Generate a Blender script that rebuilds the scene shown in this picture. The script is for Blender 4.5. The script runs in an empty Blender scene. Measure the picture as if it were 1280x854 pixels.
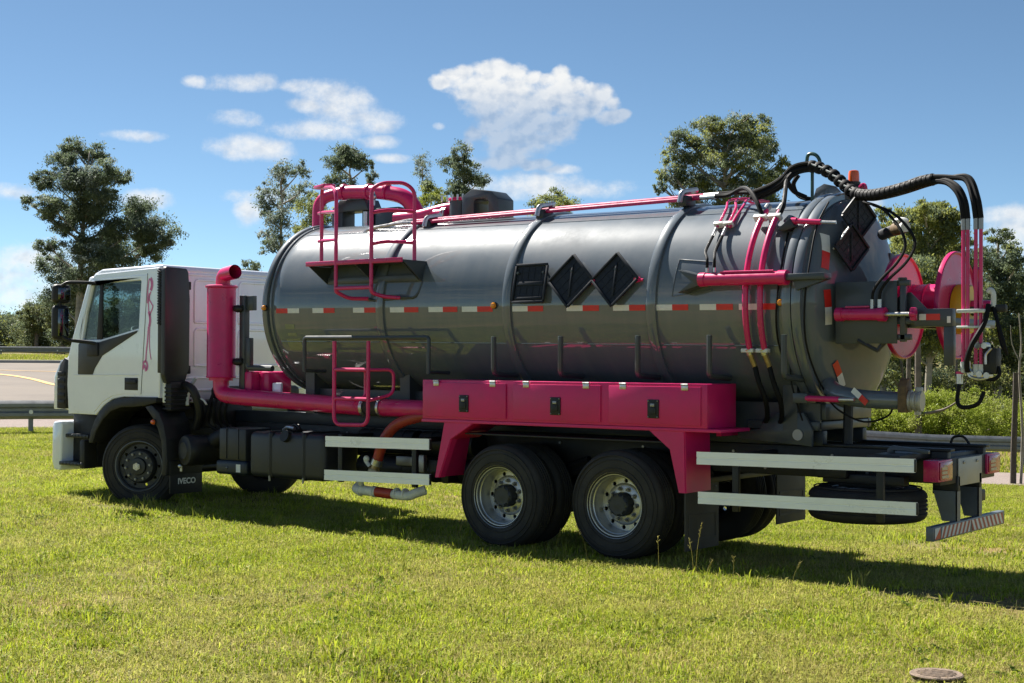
import bpy, bmesh, math, random
import numpy as np
from mathutils import Vector, Matrix

random.seed(7)
rng = np.random.default_rng(11)
S = bpy.context.scene
COL = S.collection
R = math.radians

# ------------------------------------------------------------------ camera
CAM = Vector((8.7774, -12.5192, 1.8382))
YAW, PITCH, ROLL = 0.6511, 0.0126, -0.0046
f_ = Vector((-math.sin(YAW) * math.cos(PITCH), math.cos(YAW) * math.cos(PITCH), math.sin(PITCH)))
r_ = Vector((math.cos(YAW), math.sin(YAW), 0))
d_ = f_.cross(r_)
r2 = r_ * math.cos(ROLL) + d_ * math.sin(ROLL)
d2 = d_ * math.cos(ROLL) - r_ * math.sin(ROLL)
cam_d = bpy.data.cameras.new('camera')
cam = bpy.data.objects.new('camera', cam_d)
COL.objects.link(cam)
M = Matrix((r2, -d2, -f_)).transposed().to_4x4()
M.translation = CAM
cam.matrix_world = M
cam_d.sensor_width = 36
cam_d.lens = 1819.1 / 1280 * 36
cam_d.clip_start = 0.1
cam_d.clip_end = 5000
S.camera = cam

# ------------------------------------------------------------------ light, sky, exposure
SUN_DIR = Vector((-0.647, 0.140, 0.749)).normalized()      # towards the sun
SUN_EL = math.asin(SUN_DIR.z)
SUN_AZ = math.atan2(SUN_DIR.x, SUN_DIR.y)
sun_d = bpy.data.lights.new('sun', 'SUN')
sun_d.energy = 5.0
sun_d.angle = R(0.53)
sun_d.color = (1.0, 0.95, 0.87)
sun = bpy.data.objects.new('sun', sun_d)
COL.objects.link(sun)
sun.rotation_euler = (-SUN_DIR).to_track_quat('-Z', 'Y').to_euler()
S.view_settings.view_transform = 'Standard'
S.view_settings.look = 'None'
S.view_settings.exposure = 1.45
S.view_settings.gamma = 1.0
S.view_settings.use_curve_mapping = False

CLOUDS = [[-40.13, 10.82, 0.5, 0.28], [-39.69, 11.07, 0.47, 0.31], [-39.15, 11.2, 0.47, 0.31], [-38.52, 11.27, 0.53, 0.35], [-37.86, 11.3, 0.59, 0.38], [-37.19, 11.16, 0.53, 0.35], [-36.59, 10.97, 0.47, 0.31], [-35.96, 10.88, 0.53, 0.28], [-35.39, 11.04, 0.41, 0.38], [-35.27, 10.67, 0.59, 0.5], [-34.76, 10.73, 0.41, 0.31], [-34.26, 10.54, 0.47, 0.28], [-33.94, 10.24, 0.59, 0.47], [-33.41, 9.99, 0.35, 0.28], [-33.06, 9.59, 0.35, 0.22], [-33.5, 9.5, 0.64, 0.31], [-38.61, 10.66, 1.35, 0.69], [-37.35, 10.36, 1.46, 0.82], [-35.77, 10.18, 1.35, 0.76], [-34.57, 9.87, 1.0, 0.5], [-38.29, 9.99, 1.0, 0.63], [-36.71, 9.53, 1.35, 0.82], [-38.04, 9.22, 0.76, 0.63], [-37.02, 8.7, 1.46, 0.76], [-35.76, 9.07, 1.05, 0.69], [-38.85, 8.81, 0.35, 0.31], [-39.1, 8.38, 0.26, 0.31], [-37.34, 7.96, 0.94, 0.44], [-37.9, 7.71, 0.7, 0.28], [-36.45, 7.65, 0.76, 0.25], [-37.18, 8.21, 0.53, 0.25], [-38.44, 7.67, 0.64, 0.28], [-36.86, 6.84, 2.2, 0.44], [-34.18, 6.72, 1.46, 0.31], [-49.69, 10.55, 0.41, 0.19], [-47.96, 10.56, 1.11, 0.28], [-47.04, 10.65, 0.47, 0.28], [-45.75, 10.52, 0.64, 0.22], [-44.57, 10.31, 1.0, 0.41], [-44.01, 9.83, 1.17, 0.63], [-45.31, 9.8, 0.64, 0.25], [-44.87, 8.87, 1.7, 0.35], [-43.16, 9.3, 1.17, 0.41], [-42.69, 8.45, 0.76, 0.22], [-48.01, 9.23, 0.76, 0.31], [-47.33, 8.1, 1.35, 0.38], [-47.79, 8.33, 0.64, 0.31], [-52.0, 8.41, 0.88, 0.19], [-56.45, 6.14, 0.76, 0.28], [-51.39, 6.03, 0.76, 0.31], [-47.56, 5.7, 0.44, 0.47], [-42.12, 7.85, 0.64, 0.16], [-18.43, 5.49, 1.35, 0.28], [-18.06, 4.54, 1.05, 0.94], [-23.41, 6.01, 0.41, 0.25], [-35.44, 7.47, 0.59, 0.19], [-56.37, 2.74, 2.05, 0.94], [-47.01, 6.3, 1.17, 0.25], [-40.24, 9.11, 0.21, 0.13], [-55.01, 3.51, 1.76, 0.63]]
NCRISP = 31

def build_world():
    w = bpy.data.worlds.new('World')
    S.world = w
    w.use_nodes = True
    nt = w.node_tree
    nt.nodes.clear()
    N, L = nt.nodes.new, nt.links.new

    def math_(op, a, b=None, c=None, clamp=False):
        n = N('ShaderNodeMath'); n.operation = op; n.use_clamp = clamp
        for i, v in enumerate((a, b, c)):
            if v is None: continue
            if isinstance(v, (int, float)): n.inputs[i].default_value = v
            else: L(v, n.inputs[i])
        return n.outputs[0]
    sky = N('ShaderNodeTexSky')
    sky.sky_type = 'NISHITA'
    sky.sun_disc = False
    sky.sun_elevation = SUN_EL
    sky.sun_rotation = SUN_AZ
    sky.altitude = 2500
    sky.air_density = 0.66
    sky.dust_density = 0.6
    sky.ozone_density = 2.8
    tc = N('ShaderNodeTexCoord')
    sep = N('ShaderNodeSeparateXYZ'); L(tc.outputs['Generated'], sep.inputs[0])
    az = math_('MULTIPLY', math_('ARCTAN2', sep.outputs[0], sep.outputs[1]), 180 / math.pi)
    el = math_('MULTIPLY', math_('ARCSINE', sep.outputs[2]), 180 / math.pi)
    co = N('ShaderNodeCombineXYZ')
    L(az, co.inputs[0]); L(math_('MULTIPLY', el, 1.25), co.inputs[1])

    def fbm(scale, detail, rough, off=(0, 0, 0)):
        mp = N('ShaderNodeVectorMath'); mp.operation = 'ADD'
        L(co.outputs[0], mp.inputs[0]); mp.inputs[1].default_value = off
        n = N('ShaderNodeTexNoise'); n.noise_dimensions = '2D'
        n.inputs['Scale'].default_value = scale
        n.inputs['Detail'].default_value = detail
        n.inputs['Roughness'].default_value = rough
        L(mp.outputs[0], n.inputs['Vector'])
        return n.outputs[0]
    n1 = fbm(1.3, 10, 0.58)
    n2 = fbm(1.3, 10, 0.58, (0.17, -0.22, 0))
    s1 = fbm(0.9, 5, 0.5); s2 = fbm(0.9, 5, 0.5, (0.2, -0.28, 0))                # the same field a little nearer the sun side
    nbig = fbm(0.07, 6, 0.6, (13, 5, 0))
    def blobs(lst):
        field = None
        for (a, e, sa, se) in lst:
            u = math_('MULTIPLY', math_('SUBTRACT', az, a), 1 / sa)
            v = math_('MULTIPLY', math_('SUBTRACT', el, e), 1 / se)
            d2_ = math_('ADD', math_('MULTIPLY', u, u), math_('MULTIPLY', v, v))
            g = math_('SUBTRACT', 1.0, d2_)
            field = g if field is None else math_('SMOOTH_MAX', field, g, 0.35)
        return math_('MAXIMUM', field, -3.0)
    field = blobs(CLOUDS[:NCRISP])                            # the towering cumulus
    wisps = blobs(CLOUDS[NCRISP:])                            # thin torn fair weather cloud
    # further fair weather clouds all round the sky, outside the mapped part
    far = math_('MULTIPLY', math_('SUBTRACT', nbig, 0.60), 8.0)
    near_view = math_('MULTIPLY', math_('ABSOLUTE', math_('ADD', az, 38.0)), 1 / 30.0)
    lim = math_('MULTIPLY', math_('SUBTRACT', near_view, 0.9), 5.0, clamp=True)
    low = math_('MULTIPLY', math_('SUBTRACT', 40.0, el), 0.05, clamp=True)
    far = math_('ADD', math_('MULTIPLY', math_('MULTIPLY', lim, low), 3.0), math_('SUBTRACT', far, 3.0))
    wisps = math_('MAXIMUM', wisps, far)
    amp1 = math_('MULTIPLY', math_('SUBTRACT', n1, 0.5), 2.2)
    amp2 = math_('MULTIPLY', math_('SUBTRACT', n2, 0.5), 2.2)
    def soft(x, lo, hi, top):
        ss = N('ShaderNodeMapRange'); ss.interpolation_type = 'SMOOTHSTEP'; L(x, ss.inputs[0])
        ss.inputs[1].default_value = lo; ss.inputs[2].default_value = hi; ss.inputs[3].default_value = 0.0; ss.inputs[4].default_value = top
        return ss.outputs[0]
    d1 = soft(math_('ADD', field, amp1), -0.55, 0.8, 0.97)
    nw = fbm(0.5, 10, 0.68, (31, 7, 0))
    d2w = soft(math_('ADD', wisps, math_('MULTIPLY', math_('SUBTRACT', nw, 0.5), 5.5)), -1.3, 2.0, 0.88)
    lit = math_('ADD', math_('MULTIPLY', math_('SUBTRACT', s1, s2), 1.7), 0.90, clamp=True)
    # the tower's flat grey underside
    under = math_('MULTIPLY', soft(math_('ADD', math_('SUBTRACT', 10.4, el), math_('MULTIPLY', amp2, 0.5)), -0.7, 1.3, 0.66), soft(field, -2.2, -0.6, 1.0))
    lit2 = math_('SUBTRACT', lit, under, clamp=True)
    dsum = math_('MAXIMUM', math_('MULTIPLY', d1, math_('SUBTRACT', 1.0, math_('MULTIPLY', under, 0.38))), d2w)
    cm = N('ShaderNodeMixRGB')
    L(lit2, cm.inputs[0])
    cm.inputs[1].default_value = (2.9, 3.7, 4.9, 1)
    cm.inputs[2].default_value = (6.9, 6.95, 6.9, 1)
    above = N('ShaderNodeMapRange'); L(el, above.inputs[0])
    above.inputs[1].default_value = 0.0; above.inputs[2].default_value = 1.5
    fac = math_('MULTIPLY', dsum, above.outputs[0])
    mix = N('ShaderNodeMixRGB')
    tint = N('ShaderNodeMixRGB'); tint.blend_type = 'MULTIPLY'; tint.inputs[0].default_value = 1
    L(sky.outputs[0], tint.inputs[1]); tint.inputs[2].default_value = (0.95, 1.03, 0.93, 1)
    L(fac, mix.inputs[0]); L(tint.outputs[0], mix.inputs[1]); L(cm.outputs[0], mix.inputs[2])
    bg = N('ShaderNodeBackground'); bg.inputs[1].default_value = 0.05
    L(mix.outputs[0], bg.inputs[0])
    out = N('ShaderNodeOutputWorld'); L(bg.outputs[0], out.inputs[0])
build_world()

# ------------------------------------------------------------------ materials
MATS = {}
def mat(name, col, rough=0.5, metal=0.0, coat=0.0, var=0.0, vscale=6.0, bump=0.0, bscale=40.0, col2=None, spec=None):
    m = bpy.data.materials.new(name); m.use_nodes = True
    nt = m.node_tree; b = nt.nodes['Principled BSDF']
    b.inputs['Base Color'].default_value = (*col, 1)
    b.inputs['Roughness'].default_value = rough
    b.inputs['Metallic'].default_value = metal
    if coat:
        b.inputs['Coat Weight'].default_value = coat
        b.inputs['Coat Roughness'].default_value = 0.05
        if name in ('tank_paint', 'cab_white'): b.inputs['Coat IOR'].default_value = 1.65
    if spec is not None: b.inputs['Specular IOR Level'].default_value = spec
    tc = nt.nodes.new('ShaderNodeTexCoord')
    if var or col2:
        n = nt.nodes.new('ShaderNodeTexNoise'); n.inputs['Scale'].default_value = vscale
        n.inputs['Detail'].default_value = 6; n.inputs['Roughness'].default_value = 0.65
        nt.links.new(tc.outputs['Object'], n.inputs['Vector'])
        rp = nt.nodes.new('ShaderNodeValToRGB')
        rp.color_ramp.elements[0].position = 0.34; rp.color_ramp.elements[1].position = 0.68
        lo = col2 if col2 else tuple(c * (1 - var) for c in col)
        hi = col if col2 else tuple(min(1, c * (1 + var)) for c in col)
        rp.color_ramp.elements[0].color = (*lo, 1); rp.color_ramp.elements[1].color = (*hi, 1)
        nt.links.new(n.outputs[0], rp.inputs[0]); nt.links.new(rp.outputs[0], b.inputs['Base Color'])
        mr = nt.nodes.new('ShaderNodeMapRange')
        nt.links.new(n.outputs[0], mr.inputs[0])
        mr.inputs[1].default_value = 0.3; mr.inputs[2].default_value = 0.7
        mr.inputs[3].default_value = rough * 0.85; mr.inputs[4].default_value = min(1, rough * 1.2)
        nt.links.new(mr.outputs[0], b.inputs['Roughness'])
    if bump:
        n2 = nt.nodes.new('ShaderNodeTexNoise'); n2.inputs['Scale'].default_value = bscale
        n2.inputs['Detail'].default_value = 4
        nt.links.new(tc.outputs['Object'], n2.inputs['Vector'])
        bp = nt.nodes.new('ShaderNodeBump'); bp.inputs['Strength'].default_value = bump
        bp.inputs['Distance'].default_value = 0.02
        nt.links.new(n2.outputs[0], bp.inputs['Height']); nt.links.new(bp.outputs[0], b.inputs['Normal'])
    MATS[name] = m
    return m

mat('tank_paint', (0.066, 0.078, 0.088), 0.55, 0.0, 1.0, spec=0.06)
mat('grey_paint', (0.042, 0.052, 0.060), 0.40, 0.0, 0.15, var=0.12, vscale=5)
mat('pink_paint', (0.60, 0.010, 0.132), 0.30, 0.0, 0.15, col2=(0.50, 0.014, 0.11), vscale=7, bump=0.04, bscale=14)
mat('pink_box_paint', (0.66, 0.008, 0.140), 0.38, 0.0, 0.0, col2=(0.56, 0.012, 0.120), vscale=5, bump=0.06, bscale=5)
mat('cab_white', (0.86, 0.90, 0.97), 0.3, 0.0, 1.0, var=0.03, vscale=3)
mat('black_plastic', (0.0095, 0.010, 0.0115), 0.55, var=0.2, vscale=12, bump=0.06, bscale=160)
mat('dark_plastic', (0.022, 0.024, 0.029), 0.42, var=0.15, vscale=7, bump=0.05, bscale=120)
mat('door_trim', (0.028, 0.032, 0.040), 0.45, var=0.1, vscale=9)
mat('chassis_black', (0.007, 0.008, 0.010), 0.5, var=0.3, vscale=6)
mat('chassis_blue', (0.012, 0.019, 0.030), 0.42, var=0.2, vscale=6)
mat('rubber', (0.018, 0.018, 0.019), 0.72, col2=(0.032, 0.028, 0.024), vscale=3, bump=0.05, bscale=60)
mat('hose_rubber', (0.009, 0.009, 0.010), 0.6, var=0.2, vscale=20, spec=0.15)
mat('rim_silver', (0.50, 0.50, 0.48), 0.34, 0.75, var=0.14, vscale=6, bump=0.02)
mat('rim_flange', (0.17, 0.175, 0.18), 0.45, 0.4, var=0.2, vscale=8)
mat('rim_dark', (0.045, 0.048, 0.052), 0.42, 0.4, var=0.2, vscale=8)
mat('aluminium', (0.86, 0.90, 0.94), 0.30, 0.10, 1.0, var=0.04, vscale=3)
mat('steel', (0.52, 0.52, 0.51), 0.3, 0.9, var=0.15, vscale=20)
mat('bolt_steel', (0.30, 0.30, 0.30), 0.4, 0.8)
mat('white_decal', (0.72, 0.72, 0.69), 0.4, var=0.06, vscale=20)
mat('red_decal', (0.62, 0.022, 0.012), 0.4, var=0.08, vscale=20)
mat('pink_decal', (0.72, 0.17, 0.42), 0.4)
mat('amber', (0.72, 0.26, 0.01), 0.2, coat=0.5)
mat('orange_lens', (0.75, 0.12, 0.015), 0.16, coat=0.6)
mat('red_lens', (0.40, 0.012, 0.05), 0.16, coat=0.6)
mat('yellow_paint', (0.70, 0.42, 0.01), 0.4)
mat('cream_decal', (0.62, 0.50, 0.30), 0.45, var=0.25, vscale=60)
mat('plate_black', (0.015, 0.018, 0.025), 0.5, var=0.25, vscale=14, spec=0.25)
mat('red_hose', (0.33, 0.035, 0.02), 0.42, var=0.2, vscale=10)
mat('white_pipe', (0.62, 0.64, 0.62), 0.4, var=0.15, vscale=14)
mat('brass', (0.45, 0.34, 0.17), 0.4, 0.7, var=0.25, vscale=25)
mat('clamp_brown', (0.12, 0.075, 0.035), 0.7, var=0.4, vscale=20)
mat('panel_grey', (0.42, 0.41, 0.37), 0.42, 0.2, var=0.08, vscale=8)
mat('brown_stripe', (0.42, 0.075, 0.05), 0.5)
mat('cable_green', (0.02, 0.075, 0.065), 0.35)
mat('cabin_trim', (0.05, 0.052, 0.055), 0.8)
mat('mirror', (0.10, 0.115, 0.12), 0.08, 1.0)
mat('olive_tone', (0.22, 0.24, 0.14), 0.5, var=0.2, vscale=40)
mat('bumper_grey', (0.12, 0.14, 0.165), 0.4, 0.0, 0.1, var=0.1, vscale=6)
mat('flap_rubber', (0.050, 0.046, 0.040), 0.7, var=0.25, vscale=6, bump=0.1, bscale=60)
mat('galvanised', (0.19, 0.20, 0.21), 0.5, 0.35, var=0.18, vscale=5, bump=0.03)
mat('post_wood', (0.075, 0.06, 0.048), 0.9, var=0.4, vscale=18, bump=0.4, bscale=30)
mat('bark', (0.16, 0.13, 0.105), 0.9, var=0.4, vscale=3, bump=0.5, bscale=12)
mat('bark_pale', (0.30, 0.265, 0.22), 0.85, var=0.35, vscale=2, bump=0.4, bscale=10)
mat('concrete', (0.20, 0.17, 0.14), 0.9, var=0.2, vscale=4, bump=0.3, bscale=50)
mat('rust_cover', (0.17, 0.125, 0.09), 0.9, var=0.45, vscale=16, bump=0.5, bscale=45)
mat('road_paint_yellow', (0.50, 0.28, 0.045), 0.7, var=0.2, vscale=3)

def weather_tank():
    """glossy slate paint: faint rain streaks and dust, slightly uneven sheet, scuffed lacquer"""
    m = MATS['tank_paint']; nt = m.node_tree; b = nt.nodes['Principled BSDF']; N, L = nt.nodes.new, nt.links.new
    tc = N('ShaderNodeTexCoord')
    def noise(sc, detail=6, rough=.6):
        mp = N('ShaderNodeMapping'); mp.inputs['Scale'].default_value = sc; L(tc.outputs['Object'], mp.inputs[0])
        n = N('ShaderNodeTexNoise'); n.inputs['Scale'].default_value = 1; n.inputs['Detail'].default_value = detail; n.inputs['Roughness'].default_value = rough
        L(mp.outputs[0], n.inputs['Vector']); return n.outputs[0]
    def ramp(src, p0, p1, v0, v1):
        r = N('ShaderNodeMapRange'); L(src, r.inputs[0]); r.inputs[1].default_value = p0; r.inputs[2].default_value = p1; r.inputs[3].default_value = v0; r.inputs[4].default_value = v1
        return r.outputs[0]
    streak = noise((9, 2.2, .7)); cloud = noise((1.1, 1.1, 1.1), 8, .7); fine = noise((45, 14, 3), 3)
    mx = N('ShaderNodeMixRGB'); L(ramp(streak, .42, .75, 0, .55), mx.inputs[0]); mx.inputs[1].default_value = (0.108, 0.130, 0.152, 1); mx.inputs[2].default_value = (0.145, 0.160, 0.176, 1)
    mx2 = N('ShaderNodeMixRGB'); L(ramp(cloud, .48, .72, 0, .5), mx2.inputs[0]); L(mx.outputs[0], mx2.inputs[1]); mx2.inputs[2].default_value = (0.155, 0.160, 0.164, 1)
    L(mx2.outputs[0], b.inputs['Base Color'])
    L(ramp(cloud, .35, .7, .32, .55), b.inputs['Roughness'])
    ad = N('ShaderNodeMath'); ad.operation = 'ADD'; L(ramp(streak, .4, .8, .02, .09), ad.inputs[0]); L(ramp(fine, .55, .8, 0, .08), ad.inputs[1])
    L(ad.outputs[0], b.inputs['Coat Roughness'])
    bump = N('ShaderNodeBump'); bump.inputs['Strength'].default_value = .25; bump.inputs['Distance'].default_value = .012
    L(noise((1.6, 2.5, 2.5), 3, .45), bump.inputs['Height'])
    L(bump.outputs[0], b.inputs['Normal']); L(bump.outputs[0], b.inputs['Coat Normal'])
weather_tank()
MATS['door_paint'] = MATS['tank_paint'].copy(); MATS['door_paint'].name = 'door_paint'
MATS['door_paint'].node_tree.nodes['Principled BSDF'].inputs['Coat Weight'].default_value = 0.35

def glass(name, tint, rough=0.02, clear=0.55):
    m = bpy.data.materials.new(name); m.use_nodes = True
    nt = m.node_tree; nt.nodes.clear()
    o = nt.nodes.new('ShaderNodeOutputMaterial')
    t = nt.nodes.new('ShaderNodeBsdfTransparent'); t.inputs[0].default_value = (*[c * clear for c in tint], 1)
    g = nt.nodes.new('ShaderNodeBsdfGlossy'); g.inputs['Roughness'].default_value = rough
    lw = nt.nodes.new('ShaderNodeLayerWeight'); lw.inputs[0].default_value = 0.5
    pw = nt.nodes.new('ShaderNodeMath'); pw.operation = 'POWER'; pw.inputs[1].default_value = 4.0
    fr = nt.nodes.new('ShaderNodeMath'); fr.operation = 'MULTIPLY_ADD'; fr.inputs[1].default_value = 0.7; fr.inputs[2].default_value = 0.035
    nt.links.new(lw.outputs['Facing'], pw.inputs[0]); nt.links.new(pw.outputs[0], fr.inputs[0])
    mx = nt.nodes.new('ShaderNodeMixShader')
    nt.links.new(fr.outputs[0], mx.inputs[0]); nt.links.new(t.outputs[0], mx.inputs[1]); nt.links.new(g.outputs[0], mx.inputs[2])
    nt.links.new(mx.outputs[0], o.inputs[0])
    MATS[name] = m
glass('cab_glass', (0.86, 0.95, 0.95), clear=0.74)

def leaf_mat(name, a, b, trans=0.35, rough=0.45, lawn=None):
    m = bpy.data.materials.new(name); m.use_nodes = True
    nt = m.node_tree; p = nt.nodes['Principled BSDF']; o = nt.nodes['Material Output']
    geo = nt.nodes.new('ShaderNodeTexCoord')
    n = nt.nodes.new('ShaderNodeTexNoise'); n.inputs['Scale'].default_value = 1.3; n.inputs['Detail'].default_value = 5
    nt.links.new(geo.outputs['Object'], n.inputs['Vector'])
    rp = nt.nodes.new('ShaderNodeValToRGB')
    rp.color_ramp.elements[0].position = 0.35; rp.color_ramp.elements[1].position = 0.65
    rp.color_ramp.elements[0].color = (*a, 1); rp.color_ramp.elements[1].color = (*b, 1)
    nt.links.new(n.outputs[0], rp.inputs[0]); nt.links.new(rp.outputs[0], p.inputs['Base Color'])
    p.inputs['Roughness'].default_value = rough
    p.inputs['Specular IOR Level'].default_value = 0.12
    col = rp.outputs[0]
    if lawn:
        # every tuft its own tone, and broad patches over the lawn that lean to straw or to deep green
        oi = nt.nodes.new('ShaderNodeObjectInfo'); mr = nt.nodes.new('ShaderNodeMapRange'); nt.links.new(oi.outputs['Random'], mr.inputs[0])
        mr.inputs[3].default_value = 0.62; mr.inputs[4].default_value = 1.32
        gp = nt.nodes.new('ShaderNodeNewGeometry'); pn = nt.nodes.new('ShaderNodeTexNoise'); pn.inputs['Scale'].default_value = 0.75; pn.inputs['Detail'].default_value = 7; pn.inputs['Roughness'].default_value = 0.68
        nt.links.new(gp.outputs['Position'], pn.inputs['Vector'])
        pr = nt.nodes.new('ShaderNodeMapRange'); nt.links.new(pn.outputs[0], pr.inputs[0]); pr.inputs[1].default_value = 0.46; pr.inputs[2].default_value = 0.68; pr.inputs[4].default_value = 0.75
        m1 = nt.nodes.new('ShaderNodeMixRGB'); nt.links.new(pr.outputs[0], m1.inputs[0]); nt.links.new(col, m1.inputs[1]); m1.inputs[2].default_value = (*lawn, 1)
        pr2 = nt.nodes.new('ShaderNodeMapRange'); nt.links.new(pn.outputs[0], pr2.inputs[0]); pr2.inputs[1].default_value = 0.30; pr2.inputs[2].default_value = 0.46; pr2.inputs[3].default_value = 0.62; pr2.inputs[4].default_value = 1.0
        pm = nt.nodes.new('ShaderNodeMath'); pm.operation = 'MULTIPLY'; nt.links.new(mr.outputs[0], pm.inputs[0]); nt.links.new(pr2.outputs[0], pm.inputs[1])
        m2 = nt.nodes.new('ShaderNodeVectorMath'); m2.operation = 'SCALE'; nt.links.new(m1.outputs[0], m2.inputs[0]); nt.links.new(pm.outputs[0], m2.inputs['Scale'])
        col = m2.outputs[0]; nt.links.new(col, p.inputs['Base Color'])
    tr = nt.nodes.new('ShaderNodeBsdfTranslucent'); nt.links.new(col, tr.inputs[0])
    mx = nt.nodes.new('ShaderNodeMixShader'); mx.inputs[0].default_value = trans
    nt.links.new(p.outputs[0], mx.inputs[1]); nt.links.new(tr.outputs[0], mx.inputs[2])
    nt.links.new(mx.outputs[0], o.inputs[0])
    MATS[name] = m
leaf_mat('leaf_euc', (0.110, 0.144, 0.080), (0.206, 0.251, 0.136), 0.5, 0.55)
leaf_mat('leaf_euc_dark', (0.074, 0.100, 0.066), (0.132, 0.171, 0.105), 0.5, 0.55)
leaf_mat('leaf_euc_grey', (0.177, 0.213, 0.178), (0.294, 0.335, 0.293), 0.5, 0.55)
leaf_mat('leaf_olive', (0.194, 0.217, 0.056), (0.310, 0.333, 0.093), 0.5, 0.55)
leaf_mat('leaf_bright', (0.22, 0.28, 0.03), (0.34, 0.40, 0.06))
leaf_mat('leaf_wood', (0.093, 0.112, 0.049), (0.186, 0.202, 0.085), 0.5, 0.55)
leaf_mat('grass_green', (0.17, 0.235, 0.024), (0.29, 0.375, 0.042), 0.45, 0.5, lawn=(0.40, 0.37, 0.115))
leaf_mat('grass_lime', (0.32, 0.39, 0.024), (0.47, 0.51, 0.05), 0.45, 0.5, lawn=(0.40, 0.37, 0.115))
leaf_mat('grass_dry', (0.38, 0.34, 0.11), (0.54, 0.47, 0.19), 0.4, 0.6, lawn=(0.40, 0.37, 0.115))
leaf_mat('weed_leaf', (0.075, 0.125, 0.018), (0.13, 0.20, 0.03), 0.35, 0.5, lawn=(0.40, 0.37, 0.115))
leaf_mat('grass_far', (0.20, 0.26, 0.03), (0.32, 0.38, 0.06), 0.3, 0.7)

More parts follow.
